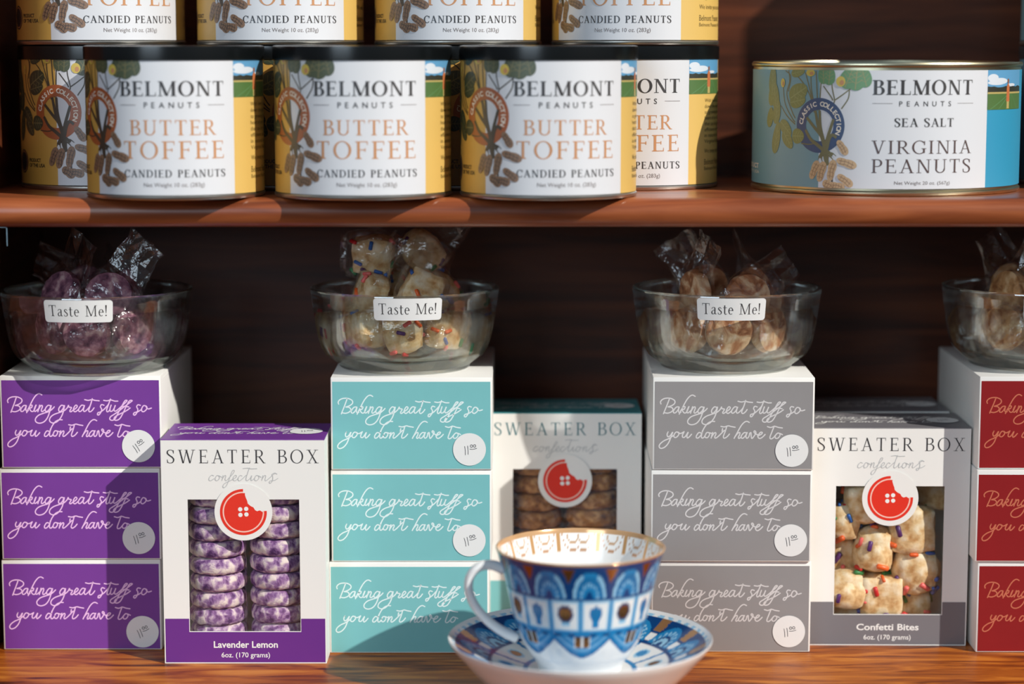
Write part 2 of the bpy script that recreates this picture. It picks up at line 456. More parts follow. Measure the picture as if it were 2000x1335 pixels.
# --- serif lettering, built from stems, hairlines, bowls and bracket serifs
def serif_glyph(ch, T, t, sr, st):
    P = []
    def box(x0, x1, y0, y1): P.append([(x0, y0), (x1, y0), (x1, y1), (x0, y1)])
    def diag(x0, y0, x1, y1, w): P.append([(x0 - w / 2, y0), (x0 + w / 2, y0), (x1 + w / 2, y1), (x1 - w / 2, y1)])
    def serif(x, y, l=None, up=True):
        l = l or sr
        y0, y1 = (y, y + st) if up else (y - st, y)
        box(x - l - T / 2, x + l + T / 2, y0, y1)
        q = T / 2 + l * 0.45
        yy = y1 + st * 0.9 if up else y0 - st * 0.9
        P.append([(x - q, y1 if up else y0), (x + q, y1 if up else y0), (x + T / 2, yy), (x - T / 2, yy)])
    def stem(x, y0=0.0, y1=1.0, s0=True, s1=True):
        box(x - T / 2, x + T / 2, y0, y1)
        if s0: serif(x, y0)
        if s1: serif(x, y1, up=False)
    def arc(cx, cy, rx, ry, a0, a1, w, h, n=18):
        for i in range(n):
            a, b = radians(a0 + (a1 - a0) * i / n), radians(a0 + (a1 - a0) * (i + 1) / n)
            P.append([(cx + (rx - w) * cos(a), cy + (ry - h) * sin(a)), (cx + rx * cos(a), cy + ry * sin(a)), (cx + rx * cos(b), cy + ry * sin(b)), (cx + (rx - w) * cos(b), cy + (ry - h) * sin(b))])
    def spline(pts, ws, n=6):
        q = catmull(pts, n); m_ = len(q)
        w = []
        for i in range(m_):
            f = i / (m_ - 1) * (len(ws) - 1); k = min(int(f), len(ws) - 2); w.append(ws[k] + (ws[k + 1] - ws[k]) * (f - k))
        A = Art(); A.ribbon(q, w, 'x', 0, caps=False)
        P.extend([p for p, _, _ in A.polys])
    def beak(x, y, d):  # vertical terminal serif of E, F, T, L
        P.append([(x - st, y), (x, y), (x, y + d), (x - st * 0.5, y + d)] if d > 0 else [(x - st * 0.5, y + d), (x, y + d), (x, y), (x - st, y)])
    w = 0.6
    if ch == 'A':
        w = 0.74; diag(0.12, 0, 0.38, 1, t); diag(0.64, 0, 0.36, 1, T); box(0.2, 0.56, 0.32, 0.32 + t * 0.9)
        box(0.0, 0.25, 0, st); box(0.64 - T / 2 - sr * 0.9, 0.64 + T / 2 + sr * 0.8, 0, st)
    elif ch == 'B':
        w = 0.62; stem(0.15, 0, 1); box(0.15, 0.36, 1 - t, 1); box(0.15, 0.38, 0.5, 0.5 + t); box(0.15, 0.36, 0, t)
        arc(0.35, 0.75 + t / 2, 0.2, 0.25 - t / 2, -90, 90, T, t); arc(0.36, 0.25 + t / 2, 0.25, 0.25 + t / 2, -90, 90, T, t)
    elif ch in 'CG':
        w = 0.7 if ch == 'C' else 0.76
        arc(0.4, 0.5, 0.38, 0.52, 42, 318, T, t * 1.1, 30)
        box(0.64, 0.64 + t, 0.66, 0.97)
        if ch == 'C': P.append([(0.63, 0.12), (0.69, 0.17), (0.66, 0.2), (0.6, 0.15)])
        else: box(0.64 - T / 2, 0.64 + T / 2, 0.06, 0.42); serif(0.64, 0.42, up=False)
    elif ch == 'D':
        w = 0.76; stem(0.15); box(0.15, 0.36, 1 - t, 1); box(0.15, 0.36, 0, t); arc(0.34, 0.5, 0.39, 0.5, -90, 90, T, t, 24)
    elif ch == 'E':
        w = 0.6; stem(0.15); box(0.15, 0.52, 1 - t, 1); box(0.15, 0.55, 0, t); box(0.15, 0.42, 0.5, 0.5 + t)
        beak(0.53, 1, -0.2); beak(0.57, 0, 0.22); box(0.41, 0.41 + t * 0.8, 0.42, 0.62)
    elif ch == 'F':
        w = 0.56; stem(0.15); box(0.15, 0.52, 1 - t, 1); box(0.15, 0.42, 0.49, 0.49 + t); beak(0.54, 1, -0.22); box(0.41, 0.41 + t * 0.8, 0.41, 0.61)
    elif ch == 'I': w = 0.3; stem(0.15)
    elif ch == 'L': w = 0.57; stem(0.15); box(0.15, 0.53, 0, t); beak(0.55, 0, 0.26)
    elif ch == 'M':
        w = 0.92; box(0.13 - t / 2, 0.13 + t / 2, 0, 1); box(0.77 - T / 2, 0.77 + T / 2, 0, 1)
        diag(0.45, 0.02, 0.15, 1, T); diag(0.45, 0.02, 0.76, 1, t)
        box(0.0, 0.26, 0, st); box(0.77 - T / 2 - sr, 0.77 + T / 2 + sr, 0, st); box(0.02, 0.16, 1 - st, 1); box(0.76, 0.77 + T / 2 + sr, 1 - st, 1)
    elif ch == 'N':
        w = 0.78; box(0.14 - t / 2, 0.14 + t / 2, 0, 1); box(0.65 - t / 2, 0.65 + t / 2, 0, 1); diag(0.63, 0.0, 0.16, 1, T)
        box(0.02, 0.27, 0, st); box(0.53, 0.78, 1 - st, 1); box(0.02, 0.16, 1 - st, 1)
    elif ch == 'O': w = 0.8; arc(0.4, 0.5, 0.39, 0.52, 0, 360, T, t, 44)
    elif ch == 'P': w = 0.57; stem(0.15); box(0.15, 0.34, 1 - t, 1); box(0.15, 0.34, 0.45, 0.45 + t); arc(0.33, 0.725, 0.23, 0.275, -90, 90, T, t)
    elif ch == 'R':
        w = 0.68; stem(0.15); box(0.15, 0.34, 1 - t, 1); box(0.15, 0.36, 0.47, 0.47 + t); arc(0.33, 0.735, 0.22, 0.265, -90, 90, T, t)
        diag(0.62, 0.0, 0.33, 0.48, T); box(0.6, 0.72, 0, st)
    elif ch == 'S':
        w = 0.52
        spline([(0.44, 0.78), (0.4, 0.93), (0.26, 0.99), (0.1, 0.92), (0.08, 0.74), (0.2, 0.58), (0.36, 0.45), (0.45, 0.28), (0.4, 0.08), (0.25, 0.01), (0.1, 0.06), (0.06, 0.24)],
               [t, t, t, T * 0.8, T, T, T, T, T * 0.8, t, t, t])
        box(0.43, 0.43 + t * 0.8, 0.72, 0.97); box(0.05, 0.05 + t * 0.8, 0.03, 0.28)
    elif ch == 'T': w = 0.66; stem(0.33, 0, 1, True, False); box(0.04, 0.62, 1 - t, 1); beak(0.04 + st, 1, -0.22); beak(0.62, 1, -0.22)
    elif ch == 'U':
        w = 0.74; box(0.16 - T / 2, 0.16 + T / 2, 0.3, 1); box(0.61 - t / 2, 0.61 + t / 2, 0.3, 1); arc(0.375, 0.3, 0.215 + T / 2, 0.31, 180, 360, T * 0.8, t * 1.2)
        box(0.02, 0.3, 1 - st, 1); box(0.5, 0.73, 1 - st, 1)
    elif ch == 'V':
        w = 0.72; diag(0.36, 0.0, 0.12, 1, T); diag(0.37, 0.0, 0.6, 1, t); box(0.0, 0.27, 1 - st, 1); box(0.49, 0.72, 1 - st, 1)
    elif ch == 'W':
        w = 1.06; diag(0.31, 0.0, 0.11, 1, T); diag(0.33, 0.0, 0.53, 1, t); diag(0.73, 0.0, 0.52, 1, T); diag(0.74, 0.0, 0.95, 1, t)
        box(0.0, 0.24, 1 - st, 1); box(0.83, 1.06, 1 - st, 1); box(0.42, 0.6, 1 - st, 1)
    elif ch == 'X':
        w = 0.74; diag(0.6, 0, 0.13, 1, T); diag(0.13, 0, 0.58, 1, t); box(0.01, 0.27, 0, st); box(0.47, 0.74, 0, st); box(0.01, 0.27, 1 - st, 1); box(0.46, 0.71, 1 - st, 1)
    elif ch == 'a':
        w = 0.46; spline([(0.08, 0.5), (0.14, 0.62), (0.24, 0.64), (0.32, 0.56), (0.32, 0.3), (0.32, 0.12), (0.36, 0.03), (0.44, 0.05)], [t, t, t, T, T, T, T * 0.7, t])
        spline([(0.31, 0.4), (0.16, 0.34), (0.08, 0.2), (0.12, 0.04), (0.22, 0.04), (0.32, 0.14)], [t, t, T, T * 0.8, t, t])
    elif ch == 's':
        w = 0.38
        spline([(0.3, 0.52), (0.24, 0.63), (0.14, 0.62), (0.1, 0.5), (0.18, 0.38), (0.29, 0.26), (0.3, 0.1), (0.2, 0.01), (0.1, 0.03), (0.06, 0.16)], [t, t, T * 0.7, T, T, T, T * 0.8, t, t, t])
    elif ch == 't':
        w = 0.32; box(0.12 - T / 2 + 0.02, 0.12 + T / 2 + 0.02, 0.1, 0.84); box(0.02, 0.3, 0.6, 0.6 + t); spline([(0.14, 0.12), (0.18, 0.02), (0.26, 0.02), (0.31, 0.07)], [T, T * 0.8, t, t])
    elif ch == 'e':
        w = 0.46; arc(0.24, 0.32, 0.19, 0.33, 0, 310, T, t * 1.1, 26); box(0.1, 0.42, 0.34, 0.34 + t)
    elif ch == '!':
        w = 0.24; P.append([(0.08, 0.26), (0.12, 0.26), (0.16, 1.0), (0.04, 1.0)]); arc(0.1, 0.06, 0.06, 0.06, 0, 360, 0.06, 0.06, 14)
    elif ch == ' ': w = 0.34
    return P, w
def serif_text(art, s, x0, x1, y0, h, m, layer, T=0.13, t=0.05, sr=0.07, st=0.045, track=None):
    gl = [serif_glyph(ch, T, t, sr, st) for ch in s]
    tot = sum(w for _, w in gl)
    if track is None: track = 0.06
    sx = (x1 - x0) / (tot + track * (len(s) - 1))
    x = 0.0
    for P, w in gl:
        art.raw([[(x0 + (x + px) * sx, y0 + py * h) for px, py in q] for q in P], m, layer)
        x += w + track

# --- handwritten lettering
LINE1 = [
 [(4,178),(-2,150),(22,120),(70,103),(130,105),(180,130),(186,165),(152,196),(97,216)], [(115,110),(85,190),(52,270),(38,305)], [(97,216),(142,222),(163,250),(142,280),(95,297),(52,292)],
 [(235,215),(205,220),(172,260),(170,290),(195,292),(225,260),(245,215),(235,260),(245,290),(268,284)],
 [(452,78),(420,62),(385,75),(345,120),(305,190),(270,260),(245,310)], [(262,268),(300,215),(322,216),(310,245),(285,252),(300,285),(320,295),(345,278),(374,205),(350,255),(346,285),(364,292),(398,262)],
 [(420,212),(405,260),(393,298)], [(398,275),(430,225),(450,215),(455,235),(440,275),(445,295),(465,290),(494,262)],
 [(562,220),(530,215),(495,255),(495,290),(520,290),(550,260),(573,213),(545,310),(515,380),(470,430),(410,448),(365,430),(360,390),(400,345),(470,317),(540,295),(590,258),(612,234)],
 [(737,220),(705,215),(672,255),(672,290),(695,292),(725,260),(747,213),(725,310),(690,380),(640,430),(585,445),(546,420),(555,375),(600,337),(670,311),(735,288),(780,250),(800,213),(802,236),(825,240),(838,247),(815,288),(830,298),(862,276),(900,250),(915,225),(895,212),(868,250),(865,285),(890,298),(932,266)],
 [(1002,216),(970,215),(935,260),(935,292),(960,292),(990,260),(1012,213),(995,270),(1005,295),(1034,280),(1085,220),(1115,128)], [(1115,130),(1090,210),(1065,280),(1080,300),(1110,282),(1136,248)], [(1015,140),(1060,150),(1110,141),(1150,150),(1206,156)],
 [(1268,214),(1236,206),(1220,235),(1235,262),(1230,295),(1200,338),(1179,338),(1186,312),(1222,300),(1270,265),(1330,200)],
 [(1355,133),(1325,210),(1300,280),(1315,300),(1348,270)], [(1265,150),(1310,156),(1360,146),(1410,160),(1452,160)],
 [(1362,212),(1345,265),(1350,293),(1380,285),(1410,235),(1417,213),(1400,265),(1405,290),(1432,284),(1490,235),(1555,176),(1573,153),(1545,156),(1500,230),(1455,310),(1410,390),(1370,412),(1340,396),(1350,365),(1400,332),(1462,290),(1540,230),(1615,176),(1641,154),(1606,156),(1565,220),(1520,310),(1470,390),(1420,412),(1395,392),(1420,357),(1490,321),(1560,286),(1612,250)],
 [(1490,238),(1540,229),(1594,236)],
 [(1747,215),(1715,209),(1698,235),(1712,265),(1705,300),(1675,342),(1654,336),(1665,312),(1712,299),(1764,268)],
 [(1822,224),(1790,220),(1765,255),(1765,290),(1790,298),(1825,270),(1833,238),(1818,226),(1846,262),(1892,252)]]
LINE2 = [
 [(102,540),(88,575),(100,606),(130,590),(162,543),(135,620),(105,690),(60,740),(10,758),(-15,735),(0,697),(50,657),(112,629),(178,585)],
 [(237,546),(205,545),(180,580),(182,610),(210,612),(240,580),(242,552),(224,546),(265,562),(310,540)], [(312,538),(290,585),(295,612),(325,605),(366,543),(350,590),(355,620),(380,606),(410,572)],
 [(537,556),(505,550),(475,590),(475,618),(500,618),(535,580),(556,520)], [(712,404),(668,405),(620,430),(580,480),(556,530),(540,590),(546,620),(572,612),(600,566)],
 [(642,551),(610,550),(590,585),(592,612),(620,615),(645,580),(642,554),(628,548),(682,562)], [(688,548),(675,595),(668,622)], [(673,605),(705,560),(725,550),(730,570),(715,605),(725,622),(762,598),(840,520)],
 [(817,498),(811,532)], [(872,466),(850,540),(828,600),(840,622),(875,605),(908,568)], [(795,468),(840,475),(890,461),(930,470),(982,479)],
 [(1167,416),(1135,402),(1100,415),(1060,460),(1010,550),(970,624)], [(978,605),(1020,555),(1045,550),(1040,580),(1025,610),(1035,625),(1066,602)],
 [(1132,551),(1100,550),(1065,590),(1065,618),(1090,620),(1120,585),(1142,543),(1125,595),(1135,622),(1160,606),(1177,556)],
 [(1170,562),(1190,548),(1195,600),(1205,625),(1235,590),(1256,548),(1240,525),(1229,540),(1255,566),(1290,578)], [(1278,592),(1325,570),(1340,547),(1315,545),(1290,580),(1285,610),(1310,625),(1345,605),(1377,572)],
 [(1495,463),(1465,540),(1440,610),(1455,630),(1485,615),(1516,578)], [(1405,470),(1450,481),(1500,466),(1550,480),(1602,487)],
 [(1572,560),(1540,555),(1510,590),(1515,620),(1545,620),(1572,585),(1570,560),(1604,574)]]
CONF = [
 [(627,408),(600,400),(570,430),(565,460),(590,468),(632,442)], [(692,406),(665,405),(645,440),(650,465),(675,465),(700,435),(695,408),(727,424)], [(745,404),(730,466)],
 [(735,448),(765,405),(780,410),(770,455),(785,468),(815,440),(870,382),(890,346),(870,341),(845,390),(815,470),(785,530),(755,556),(740,540),(760,506),(820,476),(870,450),(905,430),(915,406),(895,402),(872,435),(875,462),(900,468),(937,442)],
 [(987,410),(960,405),(935,440),(940,465),(965,465),(1040,400)], [(1082,308),(1055,380),(1035,450),(1050,468),(1088,440),(1110,404),(1098,450),(1108,466),(1142,440)], [(998,318),(1060,312),(1100,320),(1176,318)],
 [(1192,406),(1165,405),(1145,440),(1150,465),(1175,465),(1200,435),(1195,408),(1227,424)], [(1250,404),(1235,466)], [(1240,448),(1270,405),(1287,410),(1277,455),(1290,468),(1340,430),(1400,380),(1430,384)],
 [(1428,386),(1402,372),(1367,390),(1376,420),(1370,470),(1345,500),(1330,490),(1345,471),(1400,464),(1442,438)]]
def script(art, strokes, fx, fy, w, m, layer):
    for st_ in strokes:
        art.ribbon([(fx(x), fy(y)) for x, y in catmull(st_, 5)], w, m, layer)

# ------------------------------------------------------------------ the display cabinet
cab = thing('display_cabinet', 'dark wooden display cabinet whose round edged shelf carries the peanut cans', 'cabinet', (0, 0, 0))
XL, XR = -0.357, 0.492
bm = bmesh.new(); add_box(bm, -0.60, 0.70, -0.24, 0.235, -0.03, 0.0, bevel=0.006, seg=3)
obj('counter_top', bm, 'counter_wood', cab, label='orange brown wooden counter top')
SZ0, SZ1, SY = 0.2966, 0.3158, -0.045
bm = bmesh.new()
hh = (SZ1 - SZ0) / 2; prof = [(0.2, SZ0), (SY + hh, SZ0)]
for i in range(1, 16):
    a = -pi / 2 - pi * i / 16
    prof.append((SY + hh + hh * cos(a), (SZ0 + SZ1) / 2 + hh * sin(a)))
prof += [(SY + hh, SZ1), (0.2, SZ1)]
A = [bm.verts.new((XL, y, z)) for y, z in prof]; B = [bm.verts.new((XR, y, z)) for y, z in prof]
for i in range(len(prof)):
    j = (i + 1) % len(prof); bm.faces.new((A[i], A[j], B[j], B[i]))
bm.faces.new(A); bm.faces.new(B[::-1]); bmesh.ops.recalc_face_normals(bm, faces=bm.faces[:])
obj('shelf', bm, 'shelf_wood', cab, angle=40, label='reddish brown shelf with a rounded front edge')
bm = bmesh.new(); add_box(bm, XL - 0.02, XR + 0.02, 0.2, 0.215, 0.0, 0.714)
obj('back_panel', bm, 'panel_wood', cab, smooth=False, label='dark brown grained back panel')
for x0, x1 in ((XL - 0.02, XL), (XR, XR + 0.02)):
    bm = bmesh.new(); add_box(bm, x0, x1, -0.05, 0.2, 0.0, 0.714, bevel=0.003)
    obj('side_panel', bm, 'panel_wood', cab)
bm = bmesh.new()
add_box(bm, XL, -0.3318, -0.0302, -0.0294, 0.2955, 0.2966); add_box(bm, -0.3326, -0.3318, -0.0302, -0.0294, 0.2835, 0.2966)
obj('shelf_clip', bm, 'metal_clip', cab, smooth=False, label='thin metal clip under the left end of the shelf')

# ------------------------------------------------------------------ cans
def P3(x, y):
    """plant drawing coordinates -> millimetres round the ring's centre on the label"""
    px = 1460 + x / 4.943
    ang = asin(max(-0.999, min(0.999, (px - 1729) / 260.0)))
    a0 = asin((1460 + 727 / 4.943 - 1729) / 260.0)
    return ((ang - a0) * 0.092, (625 - y) / 4.943 / 2990.0)

def peanut(art, x, y, ln, wd, rot, s, nut, line, layer):
    cx, cy = P3(x, y); cx *= s; cy *= s
    c, d = cos(rot), sin(rot); pts = []
    for i in range(30):
        a = 2 * pi * i / 30
        r = 1.0 - 0.28 * (1 - abs(cos(a))) ** 2
        q = (ln / 2 * cos(a), wd / 2 * sin(a) * (0.78 + 0.35 * abs(cos(a)) ** 0.7) * (1.05 if cos(a) > 0 else 0.92))
        pts.append((cx + q[0] * c - q[1] * d, cy + q[0] * d + q[1] * c))
    art.poly(pts, nut, layer)
    for k in (-0.25, 0.08):
        l = [(ln * u, wd * (k + 0.06 * cos(u * 9))) for u in (-0.36, -0.2, -0.05, 0.1, 0.25, 0.36)]
        art.ribbon([(cx + p[0] * c - p[1] * d, cy + p[0] * d + p[1] * c) for p in l], wd * 0.07, line, layer + 1, caps=False)
    for u in (-0.28, -0.1, 0.08, 0.27):
        l = [(ln * u, -wd * 0.33), (ln * (u + 0.02), 0), (ln * u, wd * 0.3)]
        art.ribbon([(cx + p[0] * c - p[1] * d, cy + p[0] * d + p[1] * c) for p in l], wd * 0.05, line, layer + 1, caps=False)

def leaf(art, x, y, ln, wd, rot, s, m, vein, layer):
    cx, cy = P3(x, y); cx *= s; cy *= s; c, d = cos(rot), sin(rot); pts = []
    for i in range(24):
        a = 2 * pi * i / 24; q = (ln / 2 * cos(a), wd / 2 * sin(a) * (1 - 0.18 * cos(a)))
        pts.append((cx + q[0] * c - q[1] * d, cy + q[0] * d + q[1] * c))
    art.poly(pts, m, layer)
    def seg(a, b, w): art.ribbon([(cx + p[0] * c - p[1] * d, cy + p[0] * d + p[1] * c) for p in (a, b)], w, vein, layer + 1, caps=False)
    seg((-ln * 0.45, 0), (ln * 0.45, 0), wd * 0.06)
    for k in (-0.25, -0.05, 0.15):
        seg((ln * k, 0), (ln * (k + 0.16), wd * 0.34), wd * 0.035); seg((ln * k, 0), (ln * (k + 0.16), -wd * 0.34), wd * 0.035)

def plant(art, s, v0, ring, dark):
    stem, lf, lf2, vein = ('stem_dark', 'leaf_dark', 'leafb_dark', 'stem_light') if dark else ('stem_light', 'leaf_light', 'leafb_light', 'leafv')
    nut, nl = ('nut_dark', 'nut_line_dark') if dark else ('nut_light', 'nut_line_light')
    sub = Art()
    sub.ring(0, 0, 0.0182, 0.0104, ring, 3)
    # lettering round the ring
    word = 'CLASSIC COLLECTION'
    for i, ch in enumerate(word):
        if ch == ' ': continue
        a = radians(172 - i * (190.0 / (len(word) - 1)))
        ps = sans_polys(ch, 0.03); xs = [p[0] for q in ps for p in q]; mx = (min(xs) + max(xs)) / 2
        sc = 0.0044; rr = 0.0128; out_ = []
        for q in ps:
            o = []
            for px, py in q:
                lx, ly = (px - mx) * sc, rr + py * sc
                ta = a - pi / 2
                o.append((lx * cos(ta) - ly * sin(ta), lx * sin(ta) + ly * cos(ta)))
            out_.append(o)
        sub.raw(out_, 'label_cream', 4)
    def st(pts, w0, w1, ly, m=None):
        q = catmull([P3(*p) for p in pts], 5); n = len(q)
        sub.ribbon(q, [w0 + (w1 - w0) * i / (n - 1) for i in range(n)], m or stem, ly, caps=False)
    k = 0.001
    behind = [[(640, 100), (650, 280), (690, 480)], [(745, 95), (735, 260), (728, 480)], [(690, 95), (700, 260), (712, 480)], [(590, 110), (640, 300), (680, 500)],
              [(430, 90), (440, 200), (415, 330), (470, 500), (500, 560)], [(380, 260), (400, 420), (470, 560), (500, 600)], [(360, 440), (420, 540), (500, 620)], [(400, 95), (450, 150), (430, 300)],
              [(1010, 265), (930, 330), (870, 375)], [(1000, 265), (990, 360), (930, 460)], [(850, 130), (840, 240), (865, 375), (850, 420)], [(760, 240), (830, 340), (850, 380)], [(470, 100), (560, 200), (630, 320), (660, 420)]]
    for p in behind: st(p, 0.8 * k, 0.9 * k, 2)
    for p in ([(690, 480), (720, 640), (770, 790), (790, 880)], [(730, 480), (740, 640), (775, 790), (792, 880)], [(610, 550), (680, 640), (750, 730), (785, 850)], [(860, 560), (825, 680), (800, 780), (795, 880)], [(600, 670), (650, 760), (720, 820), (790, 880)], [(890, 740), (850, 715), (820, 760), (800, 850)]):
        st(p, 1.9 * k, 2.6 * k, 5)
    st([(560, 805), (640, 812), (700, 795)], 0.7 * k, 0.7 * k, 6)
    st([(750, 880), (790, 900), (800, 960), (815, 1010)], 6 * k, 2 * k, 5)
    st([(735, 940), (760, 890), (800, 870), (855, 915)], 2 * k, 2 * k, 5)
    st([(830, 1000), (855, 1150), (850, 1190)], 1.2 * k, 1.4 * k, 5, 'root')
    for p in ([(800, 900), (850, 890), (890, 920)], [(780, 900), (740, 920), (725, 960)], [(800, 900), (840, 930), (870, 970)], [(770, 890), (755, 940), (765, 985)]): st(p, 1.3 * k, 0.4 * k, 6)
    for x, y, l, w_, r in ((275, 190, 0.020, 0.009, 1.5), (300, 330, 0.019, 0.009, 1.75), (270, 330, 0.016, 0.008, 1.4), (255, 560, 0.014, 0.0075, 1.3), (320, 500, 0.017, 0.0085, 1.4), (320, 760, 0.022, 0.0085, 1.35), (410, 660, 0.014, 0.0085, -0.7), (430, 775, 0.014, 0.0085, -0.9), (525, 310, 0.017, 0.0125, 0.5), (520, 390, 0.014, 0.009, 0.2), (530, 735, 0.0105, 0.010, 0.0), (520, 110, 0.012, 0.006, 0.2)):
        leaf(sub, x, y, l, w_, r, 1.0, lf, vein, 6)
    for x, y, l, w_, r in ((760, 130, 0.0125, 0.008, 1.6), (815, 140, 0.0125, 0.0085, 1.5), (990, 160, 0.015, 0.011, 1.2), (1060, 150, 0.018, 0.013, 1.5), (1135, 150, 0.014, 0.009, 1.8)):
        leaf(sub, x, y, l, w_, r, 1.0, lf2, vein, 6)
    for x, y, rx, ry in ((378, 215, 0.0021, 0.003), (640, 112, 0.0034, 0.0024), (920, 195, 0.0032, 0.0034)):
        cx, cy = P3(x, y); sub.disc(cx, cy, rx, ry, 'bloom', 8); sub.disc(cx + rx * 0.25, cy - ry * 0.2, rx * 0.45, ry * 0.5, 'label_caramel', 9)
    for x, y, l, w_, r in ((690, 1060, 0.0135, 0.0062, 1.15), (755, 1075, 0.014, 0.0065, 1.3), (850, 1060, 0.0145, 0.0064, 1.35), (830, 1210, 0.0105, 0.0072, -0.5), (905, 1215, 0.0105, 0.0062, -0.2), (945, 835, 0.0115, 0.0058, -0.95), (985, 985, 0.0145, 0.0062, -0.3), (975, 1155, 0.0125, 0.006, -0.6)):
        peanut(sub, x, y, l, w_, r, 1.0, nut, nl, 7)
    for pts, kk, ly in sub.polys: art.polys.append(([(x * s, v0 + y * s) for x, y in pts], art.mi(sub.mats[kk]), ly))

def photo(art, u0, u1, v0, v1):
    h = v1 - v0; w = u1 - u0
    art.rect(u0, u1, v0 + h * 0.5, v1, 'photo_sky', 2)
    for fx, fy, rx, ry in ((0.12, 0.8, 0.2, 0.1), (0.3, 0.72, 0.18, 0.08), (0.2, 0.68, 0.2, 0.06), (0.62, 0.62, 0.12, 0.04)):
        x = max(u0 + rx * w * 0.6, u0 + fx * w); art.disc(x, v0 + fy * h, min(rx * w, x - u0), ry * h, 'photo_cloud', 3)
    top = [(u0 + w * i / 14, v0 + h * (0.56 + 0.05 * random.random())) for i in range(15)]
    art.poly([(u0, v0 + h * 0.42)] + [(u1, v0 + h * 0.42)] + top[::-1], 'photo_trees', 4)
    art.rect(u0, u1, v0, v0 + h * 0.44, 'photo_field', 5); art.rect(u0, u1, v0 + h * 0.4, v0 + h * 0.445, 'photo_straw', 6)
    for i in range(5): art.ribbon([(u0 + w * (0.5 + 0.03 * i), v0 + h * 0.38), (u0 + w * (0.05 + 0.2 * i), v0)], 0.0003, 'leafb_light', 6, caps=False)
    px = u0 + w * 0.5
    art.poly([(px - 0.0022, v0 + h * 0.2), (px + 0.0024, v0 + h * 0.2), (px + 0.002, v0 + h * 0.6), (px, v0 + h * 0.68), (px - 0.0018, v0 + h * 0.58)], 'photo_shirt', 7)
    art.disc(px + 0.0002, v0 + h * 0.72, 0.0011, 0.0016, 'photo_skin', 8); art.rect(px - 0.0016, px + 0.0018, v0 + h * 0.02, v0 + h * 0.2, 'photo_straw', 7)

def can_body(R, H, metal, parent, lid=True):
    bm = bmesh.new()
    add_lathe(bm, [(0, 0.0012), (R - 0.004, 0.0012), (R - 0.003, 0.0002), (R - 0.0002, 0.0002), (R + 0.0006, 0.0012), (R + 0.0006, 0.0024), (R - 0.0006, 0.0034), (R - 0.0006, H - 0.0034), (R + 0.0006, H - 0.0026), (R + 0.0008, H - 0.0012), (R, H), (R - 0.0022, H), (R - 0.003, H - 0.003), (R - 0.004, H - 0.004), (0, H - 0.004)], 128)
    obj('tin_body', bm, metal, parent, angle=50, label='bare metal tin rims')
    if lid:
        bm = bmesh.new()
        q = R + 0.0003
        add_lathe(bm, [(q, H - 0.0088), (q + 0.0006, H - 0.0084), (q + 0.0007, H - 0.0012), (q + 0.0006, H + 0.0004), (q - 0.0016, H + 0.0009), (q - 0.003, H + 0.0008), (q - 0.0045, H + 0.0002), (0, H + 0.0002), ], 128)
        obj('lid', bm, 'lid_black', parent, angle=50, label='black plastic lid')

